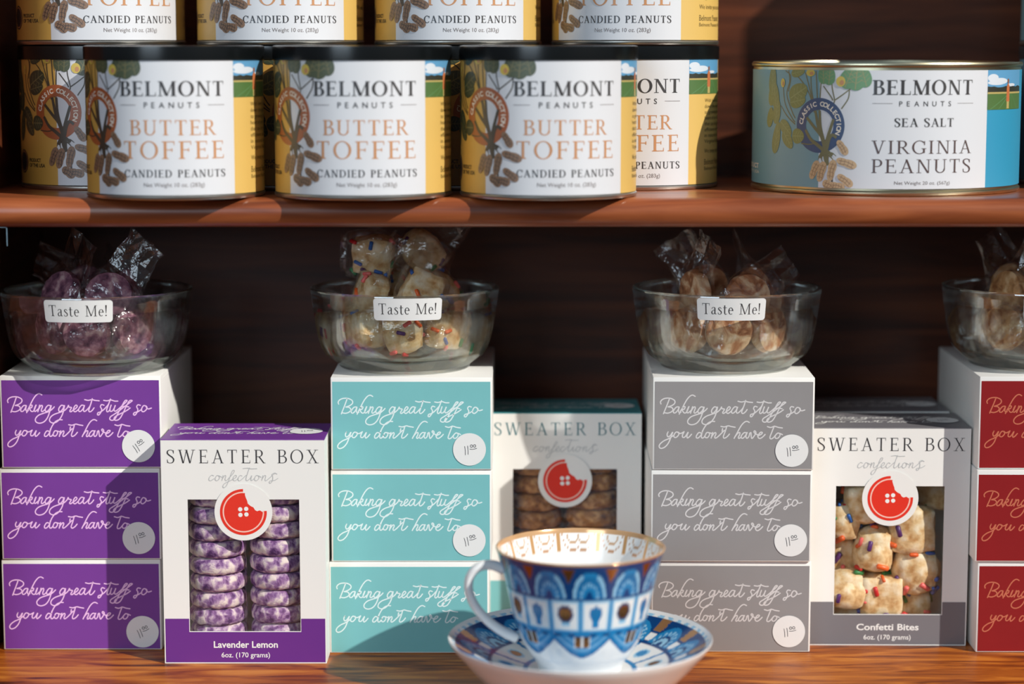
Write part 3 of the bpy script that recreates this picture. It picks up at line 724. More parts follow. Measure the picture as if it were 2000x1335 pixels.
CR, CH = 0.0582, 0.0976
LB, LT = 0.0034, 0.0896      # label bottom / top
def butter_label(theme):
    yellow, caramel, ring = ('label_yellow', 'label_caramel', 'label_ring_orange') if theme == 'butter' else ('label_blue', 'label_brown', 'label_ring_navy')
    R = CR; D = pi / 180 * R
    art = Art()
    v = lambda y: LT - (y - 112) / 270.0 * (LT - LB)
    art.rect(-178 * D, 178 * D, LB, LT, yellow, 0)
    art.rect(0, 97.5 * D, LB, LT, 'label_white', 1)
    art.rect(97.5 * D, 178 * D, LB, LT, 'label_tan' if theme == 'butter' else 'label_bright_blue', 1)
    photo(art, 97.5 * D, 140 * D, v(188), LT)
    plant(art, 1.03, v(226), ring, theme == 'butter')
    a, b = 21.5 * D, 90 * D
    serif_text(art, 'BELMONT', a, b, v(184.5), v(155) - v(184.5), 'label_black', 4, T=0.155, t=0.055, sr=0.07, st=0.045, track=0.07)
    sans(art, 'PEANUTS', 38 * D, 73 * D, v(208), v(196) - v(208), 'label_black', 4, bold=0.01, spacing=True)
    art.rect(a, 32.5 * D, v(202.6), v(201.6), 'label_rule', 4); art.rect(78.5 * D, b, v(202.6), v(201.6), 'label_rule', 4)
    serif_text(art, 'BUTTER' if theme == 'butter' else 'SEA SALT', 28 * D, 83.5 * D, v(262), v(232) - v(262), caramel, 4, T=0.115, t=0.05, sr=0.08, st=0.045, track=0.1)
    serif_text(art, 'TOFFEE' if theme == 'butter' else 'PEANUTS', 23 * D, 89.5 * D, v(309), v(274) - v(309), caramel, 4, T=0.115, t=0.05, sr=0.08, st=0.045, track=0.14)
    serif_text(art, 'CANDIED PEANUTS' if theme == 'butter' else 'VIRGINIA PEANUTS', 23.5 * D, 90 * D, v(346), v(331) - v(346), 'label_black', 4, T=0.15, t=0.065, sr=0.07, st=0.05, track=0.12)
    sans(art, 'Net Weight 10 oz. (283g)', 37 * D, 75.5 * D, v(365), 0.0028, 'label_rule', 4)
    # left emblem and country of origin
    art.disc(-39 * D, v(334), 0.0082, 0.0082, 'label_black', 3); art.ring(-39 * D, v(334), 0.0072, 0.0066, 'label_caramel', 4)
    sans(art, 'PRODUCT', -29 * D, -15 * D, v(334), 0.0026, 'label_black', 4, bold=0.02); sans(art, 'OF THE USA', -29 * D, -11 * D, v(345), 0.0026, 'label_black', 4, bold=0.02)
    # small print on the right
    for i, s_ in enumerate(('With love for farming', 'down the generations', 'to growing the best', 'heart of our home', 'that can be grown', 'efficient and fresh', 'in natural soil of', 'Virginia fields')):
        sans(art, s_, 114 * D, (114 + 1.9 * len(s_)) * D, v(206 + i * 12.6), 0.0027, 'label_text_olive', 3)
    sans(art, 'We invite you to taste', 114 * D, 152 * D, v(316), 0.0033, 'label_text_olive', 3)
    sans(art, 'Belmont Peanuts', 114 * D, 145 * D, v(341), 0.0042, 'label_text_olive', 3); sans(art, 'Belmont Peanuts of Virginia', 114 * D, 158 * D, v(353), 0.0026, 'label_text_olive', 3)
    return art.mesh('label', cyl_map(R), radians(2.5) * R)

butter_me = butter_label('butter')
proto = thing('peanut_can', '', 'can', group='white and yellow candied peanut cans')
can_body(CR, CH, 'tin', proto)
link('label', butter_me, proto, 'paper label printed with a peanut plant')
first = [True]
def place_can(x, y, z, turn, label):
    o = proto if first[0] else dup(proto)
    first[0] = False
    o.location = (x, y, z); o.rotation_euler = (0, 0, radians(turn) + atan2(-x, 1.5 + y)); o['label'] = label
    return o
FZ = SZ1 + 0.0001
YF, YB = -0.0105, 0.0930
for x, bnd, lb in ((-0.2229, -57.7, 'yellow and white candied peanut can, leftmost of the three at the shelf front'),
                   (-0.0987, -54, 'yellow and white candied peanut can, middle one of the three at the shelf front'),
                   (0.0241, -44, 'yellow and white candied peanut can, rightmost of the three at the shelf front')):
    place_can(x, YF, FZ, bnd, lb)
for x, bnd, lb in ((-0.2885, -33.7, 'shaded yellow peanut can at the left end of the shelf, behind the front row'),
                   (-0.1629, 12, 'peanut can hidden behind the gap of the first two front cans'),
                   (-0.038, 15, 'peanut can hidden behind the gap between middle and right front cans'),
                   (0.0869, -58, 'sunlit peanut can with farm photo peeking out right of the front row')):
    place_can(x, YB, FZ, bnd, lb)
for x, bnd, lb in ((-0.2892, -35.5, 'peanut can of the upper row at the far left, above the shaded can'),
                   (-0.1629, -49.5, 'second peanut can from the left in the upper row'),
                   (-0.0382, -46.8, 'third peanut can from the left in the upper row'),
                   (0.0866, -65, 'rightmost peanut can of the upper row, beside the bare back panel')):
    place_can(x, YB, FZ + CH + 0.0012, bnd, lb)
# blue cans at the right end
sea = thing('peanut_can', 'blue peanut can with black lid cut off at the right end of the shelf', 'can', (0.4240, 0.120, FZ), radians(10), 'small blue peanut cans')
can_body(CR, CH, 'tin', sea); sea_me = butter_label('sea'); link('label', sea_me, sea, 'blue and white paper label')
o = dup(sea, 'blue peanut can stacked on top of another blue can at the right end'); o.location.z = FZ + CH + 0.0012

# the wide can
VR, VH = 0.0918, 0.0874
vc = thing('peanut_can', 'wide low blue and white Virginia peanut can on the right of the shelf', 'can', (0.2595, 0.0645, FZ), atan2(-0.2595, 1.5645))
can_body(VR, VH, 'tin_gold', vc, lid=False)
art = Art(); D = pi / 180 * VR
vb, vt = 0.0048, 0.0823
v = lambda y: vt - (y - 136) / 234.0 * (vt - vb)
U = lambda px: asin((px - 1729) / 260.0) * VR
bu = U(1607)
art.rect(-178 * D, 178 * D, vb, vt, 'label_blue', 0); art.rect(bu, U(1917), vb, vt, 'label_white', 1); art.rect(U(1917), 178 * D, vb, vt, 'label_bright_blue', 1)
photo(art, U(1917), 76 * D, v(215), vt)
sub = Art(); plant(sub, 1.0, 0.0, 'label_ring_navy', False)
for pts, kk, ly in sub.polys: art.polys.append(([(bu + x, max(vb, min(vt, v(246) + y))) for x, y in pts], art.mi(sub.mats[kk]), ly))
serif_text(art, 'BELMONT', U(1705), U(1889), v(184), v(155) - v(184), 'label_black', 4, T=0.155, t=0.055, sr=0.07, st=0.045, track=0.07)
sans(art, 'PEANUTS', U(1754), U(1849), v(206.5), v(196) - v(206.5), 'label_black', 4, bold=0.006, spacing=True)
art.rect(U(1705), U(1742), v(201.3), v(200.5), 'label_rule', 4); art.rect(U(1861), U(1890), v(201.3), v(200.5), 'label_rule', 4)
serif_text(art, 'SEA SALT', U(1746), U(1855), v(247), v(230) - v(247), 'label_black', 4, T=0.15, t=0.06, sr=0.07, st=0.05, track=0.1)
serif_text(art, 'VIRGINIA', U(1705), U(1888), v(300), v(274) - v(300), 'label_brown', 4, T=0.1, t=0.05, sr=0.08, st=0.04, track=0.12)
serif_text(art, 'PEANUTS', U(1705), U(1888), v(338), v(311) - v(338), 'label_brown', 4, T=0.1, t=0.05, sr=0.08, st=0.04, track=0.12)
sans(art, 'Net Weight 20 oz. (567g)', U(1748), U(1850), v(361), 0.0023, 'label_rule', 4)
sans(art, 'PRODUCT', U(1474) - 0.02, U(1488), v(339), 0.0033, 'label_cream', 4, bold=0.03); sans(art, 'OF THE USA', U(1474) - 0.02, U(1489), v(350), 0.0022, 'label_cream', 4)
link('label', art.mesh('label', cyl_map(VR), radians(2) * VR), vc, 'blue and white paper label with a peanut plant')

# ------------------------------------------------------------------ cartons
BW, BD, BH = 0.1095, 0.0636, 0.153
def price_art(r, txt, tilt):
    a = Art(); a.disc(0, 0, r, r, 'sticker_paper', 0, n=48)
    def ink(pts): a.ribbon([(p[0] * cos(tilt) - p[1] * sin(tilt), p[0] * sin(tilt) + p[1] * cos(tilt)) for p in catmull([(x * r, y * r) for x, y in pts], 4)], r * 0.034, 'pen_ink', 1)
    ink([(-0.28, 0.2), (-0.26, -0.05), (-0.27, -0.32)]); ink([(-0.1, 0.22), (-0.09, -0.05), (-0.1, -0.3)])
    for cx in (0.13, 0.32):
        ink([(cx + 0.07 * cos(q), 0.2 + 0.08 * sin(q)) for q in [k * pi / 4 for k in range(9)]])
    ink([(0.03, 0.02), (0.2, 0.0), (0.44, 0.04)])
    return a

def lying_box(label, print_mat, ink_mat, loc, rot, sticker=None, tilt=0.2, group=None):
    t = thing('confection_carton', label, 'carton', loc, rot, group)
    bm = bmesh.new()
    add_box(bm, -BW / 2, BW / 2, 0.0, BH, 0.0, BD, bevel=0.0007)
    # tuck seams of the lid on the two ends and the fold line on the back
    for sx in (-1, 1):
        add_box(bm, sx * (BW / 2) - 0.0002, sx * (BW / 2) + 0.0002, 0.012, BH - 0.012, BD - 0.0032, BD - 0.0028)
    obj('carton', bm, 'white_board', t, angle=30, label='plain white carton sides')
    a = Art()
    x0, x1, z0, z1 = -BW / 2 + 0.0012, BW / 2 - 0.0012, 0.0008, BD - 0.0030
    a.rect(x0, x1, z0, z1, print_mat, 0)
    fx = lambda x: -BW / 2 + ((x / 6.78 + 15) - 0.0) / 313.0 * BW
    fy = lambda y: BD - ((y / 6.78 + 760) - 735) / 178.0 * BD
    script(a, LINE1, fx, fy, 0.00082, ink_mat, 1); script(a, LINE2, fx, fy, 0.00082, ink_mat, 1)
    link('printed_end', a.mesh('printed_end', front_map(-0.0001)), t, 'coloured end printed with a handwritten slogan')
    if sticker:
        s = price_art(0.0112, '', tilt)
        o = link('price_sticker', s.mesh('price_sticker', front_map(-0.0005)), t, 'round white handwritten price sticker')
        o.location = (sticker[0], 0, sticker[1])
    return t

stacks = [
 ('purple', 'purple_print', 'pink_ink', [(-0.2968, 0.009, 0.0, (0.0415, 0.0128), 0.35), (-0.2958, 0.008, 0.003, (0.0395, 0.0150), 0.25), (-0.2938, 0.007, 0.006, (0.0388, 0.0152), 0.55)]),
 ('teal', 'teal_print', 'pale_ink', [(-0.0705, 0.0, 0.0, None, 0), (-0.0687, 0.001, -0.003, (0.0395, 0.0150), 0.2), (-0.0682, 0.0, 0.0, (0.0393, 0.0142), 0.05)]),
 ('grey', 'grey_print', 'light_grey_ink', [(0.1505, 0.003, -0.004, (0.0400, 0.0146), 0.1), (0.1497, 0.001, -0.01, (0.0408, 0.0150), 0.15), (0.1503, 0.0, -0.015, (0.0398, 0.0134), 0.1)]),
 ('red', 'red_print', 'copper_ink', [(0.3740, 0.002, -0.004, None, 0), (0.3715, 0.0, -0.012, None, 0), (0.3722, 0.003, -0.008, None, 0)])]
BOXTOP = 3 * (BD + 0.0004)
pos_word = ('bottom carton', 'middle carton', 'top carton')
beside = {'purple': 'at the left edge', 'teal': 'left of the blue teacup', 'grey': 'right of the blue teacup', 'red': 'at the right edge'}
for col, pm, im, items in stacks:
    for k, (x, y, r, st_, tl) in enumerate(items):
        lying_box('%s of the %s stack %s, lettered in white script' % (pos_word[k], col, beside[col]) if col != 'red' else '%s of the dark red stack at the right edge' % pos_word[k],
                  pm, im, (x, y, 0.0002 + k * (BD + 0.0004)), r, st_, tl, '%s cartons stacked three high' % col)

def window_box(label, top_mat, band_mat, name_ink, flavour, loc, rot, sticker=True, extra=None, conf_ink='soft_grey_ink', full=True):
    t = thing('window_carton', label, 'carton', loc, rot, 'upright white cartons with a window')
    th = 0.0006; hw = BW / 2
    wx0, wx1, wz0, wz1 = -0.0374, 0.0374, 0.0222, 0.1128
    bm = bmesh.new()
    # front panel is a frame round the window
    add_box(bm, -hw, wx0, 0, th, 0, BH); add_box(bm, wx1, hw, 0, th, 0, BH)
    add_box(bm, wx0, wx1, 0, th, 0, wz0); add_box(bm, wx0, wx1, 0, th, wz1, BH)
    add_box(bm, -hw, -hw + th, th, BD - th, 0, BH); add_box(bm, hw - th, hw, th, BD - th, 0, BH)
    add_box(bm, -hw, hw, BD - th, BD, 0, BH)
    add_box(bm, -hw + th, hw - th, th, BD - th, 0, th)
    obj('carton', bm, 'white_board', t, smooth=False, label='white carton with a window cut in the front')
    bm = bmesh.new(); add_box(bm, -hw, hw, 0.0, BD, BH, BH + 0.0007, bevel=0.0002)
    tf = obj('top_flap', bm, top_mat, t, smooth=False, label='coloured top flap')
    a = Art(); fx = lambda x: (-hw + ((x / 6.78 + 15)) / 313.0 * BW); fy = lambda y: BD - ((y / 6.78 + 760) - 735) / 178.0 * BD
    script(a, LINE1, fx, fy, 0.0008, 'white_ink', 1); script(a, LINE2, fx, fy, 0.0008, 'white_ink', 1)
    link('slogan', a.mesh('slogan', top_map(BH + 0.0007)), tf, 'white handwritten slogan')
    if sticker:
        o = link('price_sticker', price_art(0.0112, '', 0.1).mesh('price_sticker', top_map(BH + 0.0011)), t, 'round white price sticker')
        o.location = (0.040, 0.030, 0)
    a = Art()
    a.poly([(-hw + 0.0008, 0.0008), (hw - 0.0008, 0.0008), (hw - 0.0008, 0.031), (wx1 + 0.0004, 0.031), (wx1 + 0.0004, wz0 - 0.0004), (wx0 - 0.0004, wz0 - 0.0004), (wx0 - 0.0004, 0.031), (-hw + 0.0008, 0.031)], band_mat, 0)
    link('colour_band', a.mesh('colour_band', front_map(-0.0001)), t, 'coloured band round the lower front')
    a = Art()
    serif_text(a, 'SWEATER BOX', -0.0510, 0.0508, BH - 0.0155, 0.0091, name_ink, 1, T=0.085, t=0.04, sr=0.075, st=0.03, track=0.2)
    k = 1 / 6.45
    script(a, CONF, lambda x: (x * k + 320 - 474.5) / 322 * BW, lambda y: BH - ((y * k + 855) - 850) / 434 * BH, 0.00042, conf_ink, 1)
    sans(a, flavour, -0.0215, 0.0218, 0.0110, 0.0046, 'white_ink', 1, bold=0.022)
    sans(a, '6oz. (170 grams)', -0.0164, 0.0164, 0.0043, 0.0035, 'white_ink', 1, bold=0.012)
    link('lettering', a.mesh('lettering', front_map(-0.0001)), t, 'printed shop name and flavour')
    # roundel with the bitten red button
    lz = BH - (988 - 850) / 434 * BH
    a = Art(); a.disc(0, lz, 0.0194, 0.0194, 'white_board', 0, n=64)
    R1, R2, R3 = 0.0157, 0.0139, 0.0130
    def bitten(ro, ri, m, ly):
        n = 120
        for i in range(n):
            q0, q1 = 2 * pi * i / n, 2 * pi * (i + 1) / n
            qm = (q0 + q1) / 2
            if radians(2) < qm < radians(90): continue
            a.quad([(ri * cos(q0), lz + ri * sin(q0)), (ro * cos(q0), lz + ro * sin(q0)), (ro * cos(q1), lz + ro * sin(q1)), (ri * cos(q1), lz + ri * sin(q1))], m, ly)
    bitten(R1, R2, 'red_ink', 2); bitten(R2, R3, 'pale_red_ink', 2)
    pts = [(R3 * cos(radians(d_)), lz + R3 * sin(radians(d_))) for d_ in range(84, 364, 4)]
    pts += [(0.0110, lz + 0.0012), (0.0092, lz + 0.0006), (0.0078, lz + 0.0014), (0.0068, lz + 0.0032), (0.0048, lz + 0.0042), (0.0030, lz + 0.0058), (0.0026, lz + 0.0078), (0.0018, lz + 0.0098), (0.0012, lz + 0.0118)]
    a.poly(pts, 'red_ink', 2)
    for sx, sz in ((-0.0019, 0.0019), (0.0021, 0.0022), (-0.0018, -0.0019), (0.0022, -0.0016)): a.disc(sx - 0.0002, lz + sz, 0.00145, 0.00145, 'white_ink', 3)
    link('logo_roundel', a.mesh('logo_roundel', front_map(-0.0006)), t, 'white roundel with a bitten red button')
    # crinkled clear film behind the window
    bm = bmesh.new(); nx, nz = 16, 18; rows = []
    rnd = random.Random(hash(flavour) % 1000 if False else len(flavour))
    for j in range(nz + 1):
        rows.append([bm.verts.new((wx0 - 0.002 + (wx1 - wx0 + 0.004) * i / nx, 0.0016 + rnd.uniform(-0.0006, 0.0009), wz0 - 0.002 + (wz1 - wz0 + 0.004) * j / nz)) for i in range(nx + 1)])
    for j in range(nz):
        for i in range(nx): bm.faces.new((rows[j][i], rows[j][i + 1], rows[j + 1][i + 1], rows[j + 1][i]))
    obj('window_film', bm, 'window_film_clear', t, angle=None, label='clear crinkled plastic film')
    return t

LAVP = (-0.1800, -0.026, 0.0002); TEAP = (0.0381, 0.083, 0.0002); CONP = (0.2612, 0.0200, 0.0002)
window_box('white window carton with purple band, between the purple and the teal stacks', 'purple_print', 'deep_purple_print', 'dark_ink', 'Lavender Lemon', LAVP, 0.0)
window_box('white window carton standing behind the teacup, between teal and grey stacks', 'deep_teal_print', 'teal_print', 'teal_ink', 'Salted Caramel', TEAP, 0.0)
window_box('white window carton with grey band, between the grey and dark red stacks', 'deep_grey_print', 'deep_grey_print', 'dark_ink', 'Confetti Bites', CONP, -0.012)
window_box('white window carton hidden behind the confetti one, only its top showing', 'deep_grey_print', 'deep_grey_print', 'dark_ink', 'Confetti Bites', (0.2600, 0.0905, 0.0002), 0.02)

# ------------------------------------------------------------------ baked goods in the window cartons
def cookie_mesh(r, h, seed, m):
    rnd = random.Random(seed); bm = bmesh.new()
    prof = [(0, 0), (r * 0.55, 0), (r * 0.9, h * 0.04), (r * 0.985, h * 0.2), (r, h * 0.45), (r * 0.985, h * 0.72), (r * 0.9, h * 0.95), (r * 0.5, h), (0, h)]
    add_lathe(bm, prof, 40)
    for v_ in bm.verts:
        v_.co.x += rnd.uniform(-1, 1) * r * 0.012; v_.co.y += rnd.uniform(-1, 1) * r * 0.012; v_.co.z += rnd.uniform(-1, 1) * h * 0.03 if 0 < v_.co.z < h else 0
    return bm_mesh('cookie', bm, [m], True, 60)
def cookie_columns(base, m, h, n, r, names, cat, group, dy):
    ms = [cookie_mesh(r, h * 0.965, k + 5, m) for k in range(4)]
    rnd = random.Random(3)
    for c_, sx in ((0, -1), (1, 1)):
        for k in range(n):
            o = link('cookie', ms[(k + c_) % 4])
            tag(o, names[c_], cat, group)
            o.location = (base[0] + sx * 0.0206 + rnd.uniform(-0.0006, 0.0006), base[1] + dy + rnd.uniform(-0.0006, 0.0006), base[2] + 0.0008 + k * h + (0.0016 if c_ else 0))
            o.rotation_euler = (0, 0, rnd.uniform(0, 6))
cookie_columns(LAVP, 'lavender_cookie', 0.01165, 10, 0.0194, ('purple sugared cookie in the left column behind the purple banded carton window', 'purple sugared cookie in the right column behind the purple banded carton window'), 'cookie', 'lavender cookies stacked in the carton', 0.0235)
cookie_columns(TEAP, 'brown_cookie', 0.0132, 9, 0.0196, ('brown cookie in the left column behind the window of the carton behind the teacup', 'brown cookie in the right column behind the window of the carton behind the teacup'), 'cookie', 'brown cookies stacked in the carton', 0.0235)
for sgn, base in ((0, LAVP), (0, TEAP)):   # the sealed seam of the cookie sleeve hangs between the two columns
    bm = bmesh.new()
    rows = [[bm.verts.new((0.0007 * sin(j * 1.7 + q), 0.0045 + 0.003 * q, 0.010 + j * 0.0075)) for q in range(3)] for j in range(15)]
    for a_, b_ in zip(rows, rows[1:]):
        for q in range(2): bm.faces.new((a_[q], a_[q + 1], b_[q + 1], b_[q]))
    o = obj('plastic_sleeve', bm, 'cellophane', None, angle=None)
    o.location = base
    tag(o, 'clear plastic seam between the purple cookie columns' if base is LAVP else 'clear plastic seam between the brown cookie columns', 'wrapper')

SPR = ['sprinkle_red', 'sprinkle_green', 'sprinkle_blue', 'sprinkle_orange', 'sprinkle_violet', 'sprinkle_coral']
def bite_mesh(sz, seed):
    rnd = random.Random(seed); bm = bmesh.new()
    bmesh.ops.create_cube(bm, size=1.0)
    bmesh.ops.subdivide_edges(bm, edges=bm.edges[:], cuts=5, use_grid_fill=True)
    ax = [rnd.uniform(-1, 1) for _ in range(6)]
    for v_ in bm.verts:
        p_ = v_.co; n_ = p_.normalized()
        q = p_.lerp(n_ * 0.62, 0.46)
        w_ = 0.06 * sin(6 * q.x + ax[0] * 5) + 0.05 * sin(7 * q.y + ax[1] * 5) + 0.05 * sin(6 * q.z + ax[2] * 5) + rnd.uniform(-0.035, 0.035)
        v_.co = q * (1 + w_) * sz
        v_.co.x *= 1 + 0.12 * ax[3]; v_.co.z *= 1 + 0.12 * ax[4]
    return bm
def sprinkle_bm(r, l):
    bm = bmesh.new(); add_tube(bm, [(-l / 2, 0, 0), (-l * 0.42, 0, 0), (0, 0, 0), (l * 0.42, 0, 0), (l / 2, 0, 0)], [r * 0.55, r, r, r, r * 0.55], 8, ref=Vector((0, 0, 1)))
    return bm
SP_ME = [bm_mesh('sprinkle', sprinkle_bm(0.00135, 0.0062), [c], True, 50) for c in SPR]
def bite(loc, sz, seed, label, group, nspr=7, name='cookie_bite'):
    bm = bite_mesh(sz, seed)
    pts = [(v_.co.copy(), v_.normal.copy()) for v_ in bm.verts if v_.co.y < sz * 0.1 or v_.co.z > sz * 0.3]
    bm.normal_update(); pts = [(v_.co.copy(), v_.normal.copy()) for v_ in bm.verts if v_.co.y < -sz * 0.12 or v_.co.z > sz * 0.3]
    t = link(name, bm_mesh(name, bm, ['confetti_dough'], True, None))
    tag(t, label, 'cookie', group)
    t.location = loc
    rnd = random.Random(seed + 50); used = []
    for _ in range(200):
        if len(used) >= nspr: break
        p_, n_ = rnd.choice(pts)
        if any((p_ - u_).length < 0.0042 for u_ in used): continue
        used.append(p_)
        s_ = link('sprinkle', rnd.choice(SP_ME), t)
        q = n_.to_track_quat('Z', 'Y') @ Matrix.Rotation(rnd.uniform(0, 6.28), 3, 'Z').to_quaternion()
        q_ = rnd.uniform(0.85, 1.45); s_.scale = (q_, q_, q_); s_.location = p_ + n_ * 0.0004; s_.rotation_mode = 'QUATERNION'; s_.rotation_quaternion = q
    return t
cx, cy = CONP[0], CONP[1]
for i, (px, pz, dy, sz) in enumerate(((-0.0330, 0.0850, 0.022, 0.026), (-0.0150, 0.0990, 0.018, 0.027), (0.0180, 0.0800, 0.020, 0.030), (-0.0085, 0.0655, 0.016, 0.027), (-0.0335, 0.0590, 0.030, 0.026), (-0.0290, 0.0375, 0.016, 0.027), (-0.0030, 0.0330, 0.017, 0.025), (0.0215, 0.0500, 0.018, 0.028), (0.0225, 0.0245, 0.030, 0.025), (0.0000, 0.0980, 0.044, 0.027), (0.0060, 0.0520, 0.044, 0.026), (-0.0240, 0.0130, 0.030, 0.024), (0.0030, 0.0125, 0.040, 0.024), (-0.002, 0.0115, 0.0150, 0.021), (0.0330, 0.1010, 0.040, 0.024))):
    where = ('at the left edge of the window', 'behind the left of the red roundel', 'below the right of the red roundel', 'just under the red roundel', 'low at the left edge of the window', 'in the bottom left corner of the window', 'at the bottom middle of the window', 'at the lower right of the window', 'in the bottom right corner of the window')
    lb = ('sprinkled shortbread bite %s of the grey banded carton' % where[i]) if i < 9 else 'shortbread bite deep inside the grey banded carton behind the front ones'
    bite((cx + px, cy + dy, pz), sz, 30 + i, lb, 'confetti bites in the carton', 8 if i < 9 else 3)

# ------------------------------------------------------------------ glass bowls with wrapped samples
BS = 0.92      # the bowls are a little squat
def bowl(x, y, z, label, sticker_deg, rot=0.0):
    t = thing('glass_bowl', label, 'bowl', (x, y, z), rot, 'glass sample bowls')
    n = 12; zt = 0.034 * BS
    outer = [(0.0440, 0.0), (0.0456, 0.0008), (0.0466, 0.0028), (0.0510, 0.0062), (0.0560, 0.0105), (0.0588, 0.0155), (0.0605, 0.0215), (0.0619, 0.0295), (0.0631, 0.0385), (0.0644, 0.0480), (0.0652, 0.0550), (0.0658, 0.0582), (0.0655, 0.0600), (0.0644, 0.0607)]
    inner = [(0.0630, 0.0604), (0.0620, 0.0585), (0.0609, 0.0470), (0.0596, 0.0360), (0.0581, 0.0260), (0.0560, 0.0185), (0.0520, 0.0128), (0.0450, 0.0096), (0.030, 0.0087), (0.0, 0.0085)]
    def rf(r, z_, th):
        if z_ > 0.005 and z_ < zt and r > 0.0520:
            d = ((th + pi / n) % (2 * pi / n)) - pi / n
            return min(r, r * (1.0 - 0.034 * (1 - z_ / zt)) / cos(d))
        return r
    bm = bmesh.new(); no = len(outer)
    prof = [(r_, z_ * BS) for r_, z_ in [(0, 0.0014), (0.041, 0.0014), (0.0428, 0.0)] + outer + inner]
    nb = len(prof)
    add_lathe(bm, prof, 144, rfun=rf, mfun=lambda k: 1 if (k < 7 or k >= nb - 4) else (2 if 12 <= k <= 17 else 0))
    obj('bowl_glass', bm, ['bowl_glass', 'bowl_base_glass', 'bowl_rim_glass'], t, angle=24, label='clear thick faceted glass')
    # sticker hugging the wall
    a = Art(); R = 0.0650; w, h = 0.0465 / 2, 0.0150; z0 = 0.0393
    c = 0.0022; pts = []
    for (qx, qz, a0) in ((w - c, z0 + h - c, 0), (-w + c, z0 + h - c, 90), (-w + c, z0 + c, 180), (w - c, z0 + c, 270)):
        for q in range(0, 91, 18): pts.append((qx + c * cos(radians(a0 + q)), qz + c * sin(radians(a0 + q))))
    a.poly(pts, 'sticker_paper', 0)
    serif_text(a, 'Taste Me!', -0.0200, 0.0200, z0 + 0.0042, 0.0074, 'label_black', 1, T=0.085, t=0.045, sr=0.08, st=0.04, track=0.05)
    def mp(u, v_, h_):
        r_ = 0.0631 + (v_ / BS - 0.0385) * 0.134 + 0.00035 + h_
        return (r_ * sin(u / R), -r_ * cos(u / R), v_)
    # solid thick base under the contents
    o = link('sticker', a.mesh('sticker', mp, 0.002), t, 'white sticker lettered Taste Me!')
    o.rotation_euler = (0, 0, radians(sticker_deg))
    return t
BZ = BOXTOP + 0.0006
bowls = [(-0.2870, 0.041, 'glass bowl of purple cookies on the purple stack', -1.2, 0.1), (-0.0747, 0.052, 'glass bowl of sprinkled bites on the teal stack', 4.5, 0.25), (0.1495, 0.052, 'glass bowl of brown and cream samples on the grey stack', -2.4, 0.4), (0.3680, 0.062, 'glass bowl of tan cookies on the dark red stack, cut by the right edge', 0, 0.0)]
for b in bowls: bowl(b[0], b[1], BZ, b[2], b[3])

def wrapper_bm(r, h, seed, fin=0.017, fin0=None):
    """pillow of clear film round a cookie whose axis is local Y; fins with crimped ends run along local X"""
    rnd = random.Random(seed); bm = bmesh.new()
    fin0 = fin0 or fin
    xs = [-r - fin0, -r - fin0 * 0.8, -r - fin0 * 0.45, -r - 0.0015, -r * 0.7, -r * 0.3, r * 0.1, r * 0.5, r * 0.85, r + 0.0015, r + fin * 0.45, r + fin * 0.8, r + fin]
    N = 14; rows = []
    bend = [rnd.uniform(-0.5, 0.5), rnd.uniform(-0.5, 0.5)]; tw = rnd.uniform(-0.25, 0.25)
    for i, x in enumerate(xs):
        core = max(0.0, 1 - (abs(x) / (r + 0.003)) ** 4) if abs(x) < r + 0.003 else 0.0
        hy = 0.0006 + (h / 2 + 0.0010) * core ** 0.5; hz = (r + 0.0018) * (0.80 + 0.2 * core) * (1.0 if core > 0 else rnd.uniform(0.85, 1.05))
        over = max(0.0, abs(x) - r); yb = bend[0 if x < 0 else 1] * over
        row = []
        for k in range(N):
            a = 2 * pi * k / N
            sy = 1 if sin(a) >= 0 else -1
            yy = hy * sy * abs(sin(a)) ** 0.6 + (rnd.uniform(-1, 1) * 0.0012 if core == 0 else rnd.uniform(0, 1) * 0.0009 * sy)
            zz = hz * cos(a) + rnd.uniform(-1, 1) * 0.0007
            xx = x + rnd.uniform(-1, 1) * 0.0006
            if core == 0: yy += 0.0014 * sin(k * 2.4)
            row.append(bm.verts.new((xx, yy + yb + tw * over * cos(a), zz)))
        rows.append(row)
    for a_, b_ in zip(rows, rows[1:]):
        for k in range(N): bm.faces.new((a_[k], a_[(k + 1) % N], b_[(k + 1) % N], b_[k]))
    return bm
def disc_bm(r, h, seed):
    me_bm = bmesh.new(); rnd = random.Random(seed)
    prof = [(0, -h / 2), (r * 0.6, -h / 2), (r * 0.92, -h * 0.42), (r, 0), (r * 0.92, h * 0.42), (r * 0.6, h / 2), (0, h / 2)]
    add_lathe(me_bm, prof, 32)
    for v_ in me_bm.verts: v_.co *= 1 + rnd.uniform(-0.02, 0.02)
    bmesh.ops.rotate(me_bm, verts=me_bm.verts[:], cent=(0, 0, 0), matrix=Matrix.Rotation(pi / 2, 3, 'X'))
    return me_bm

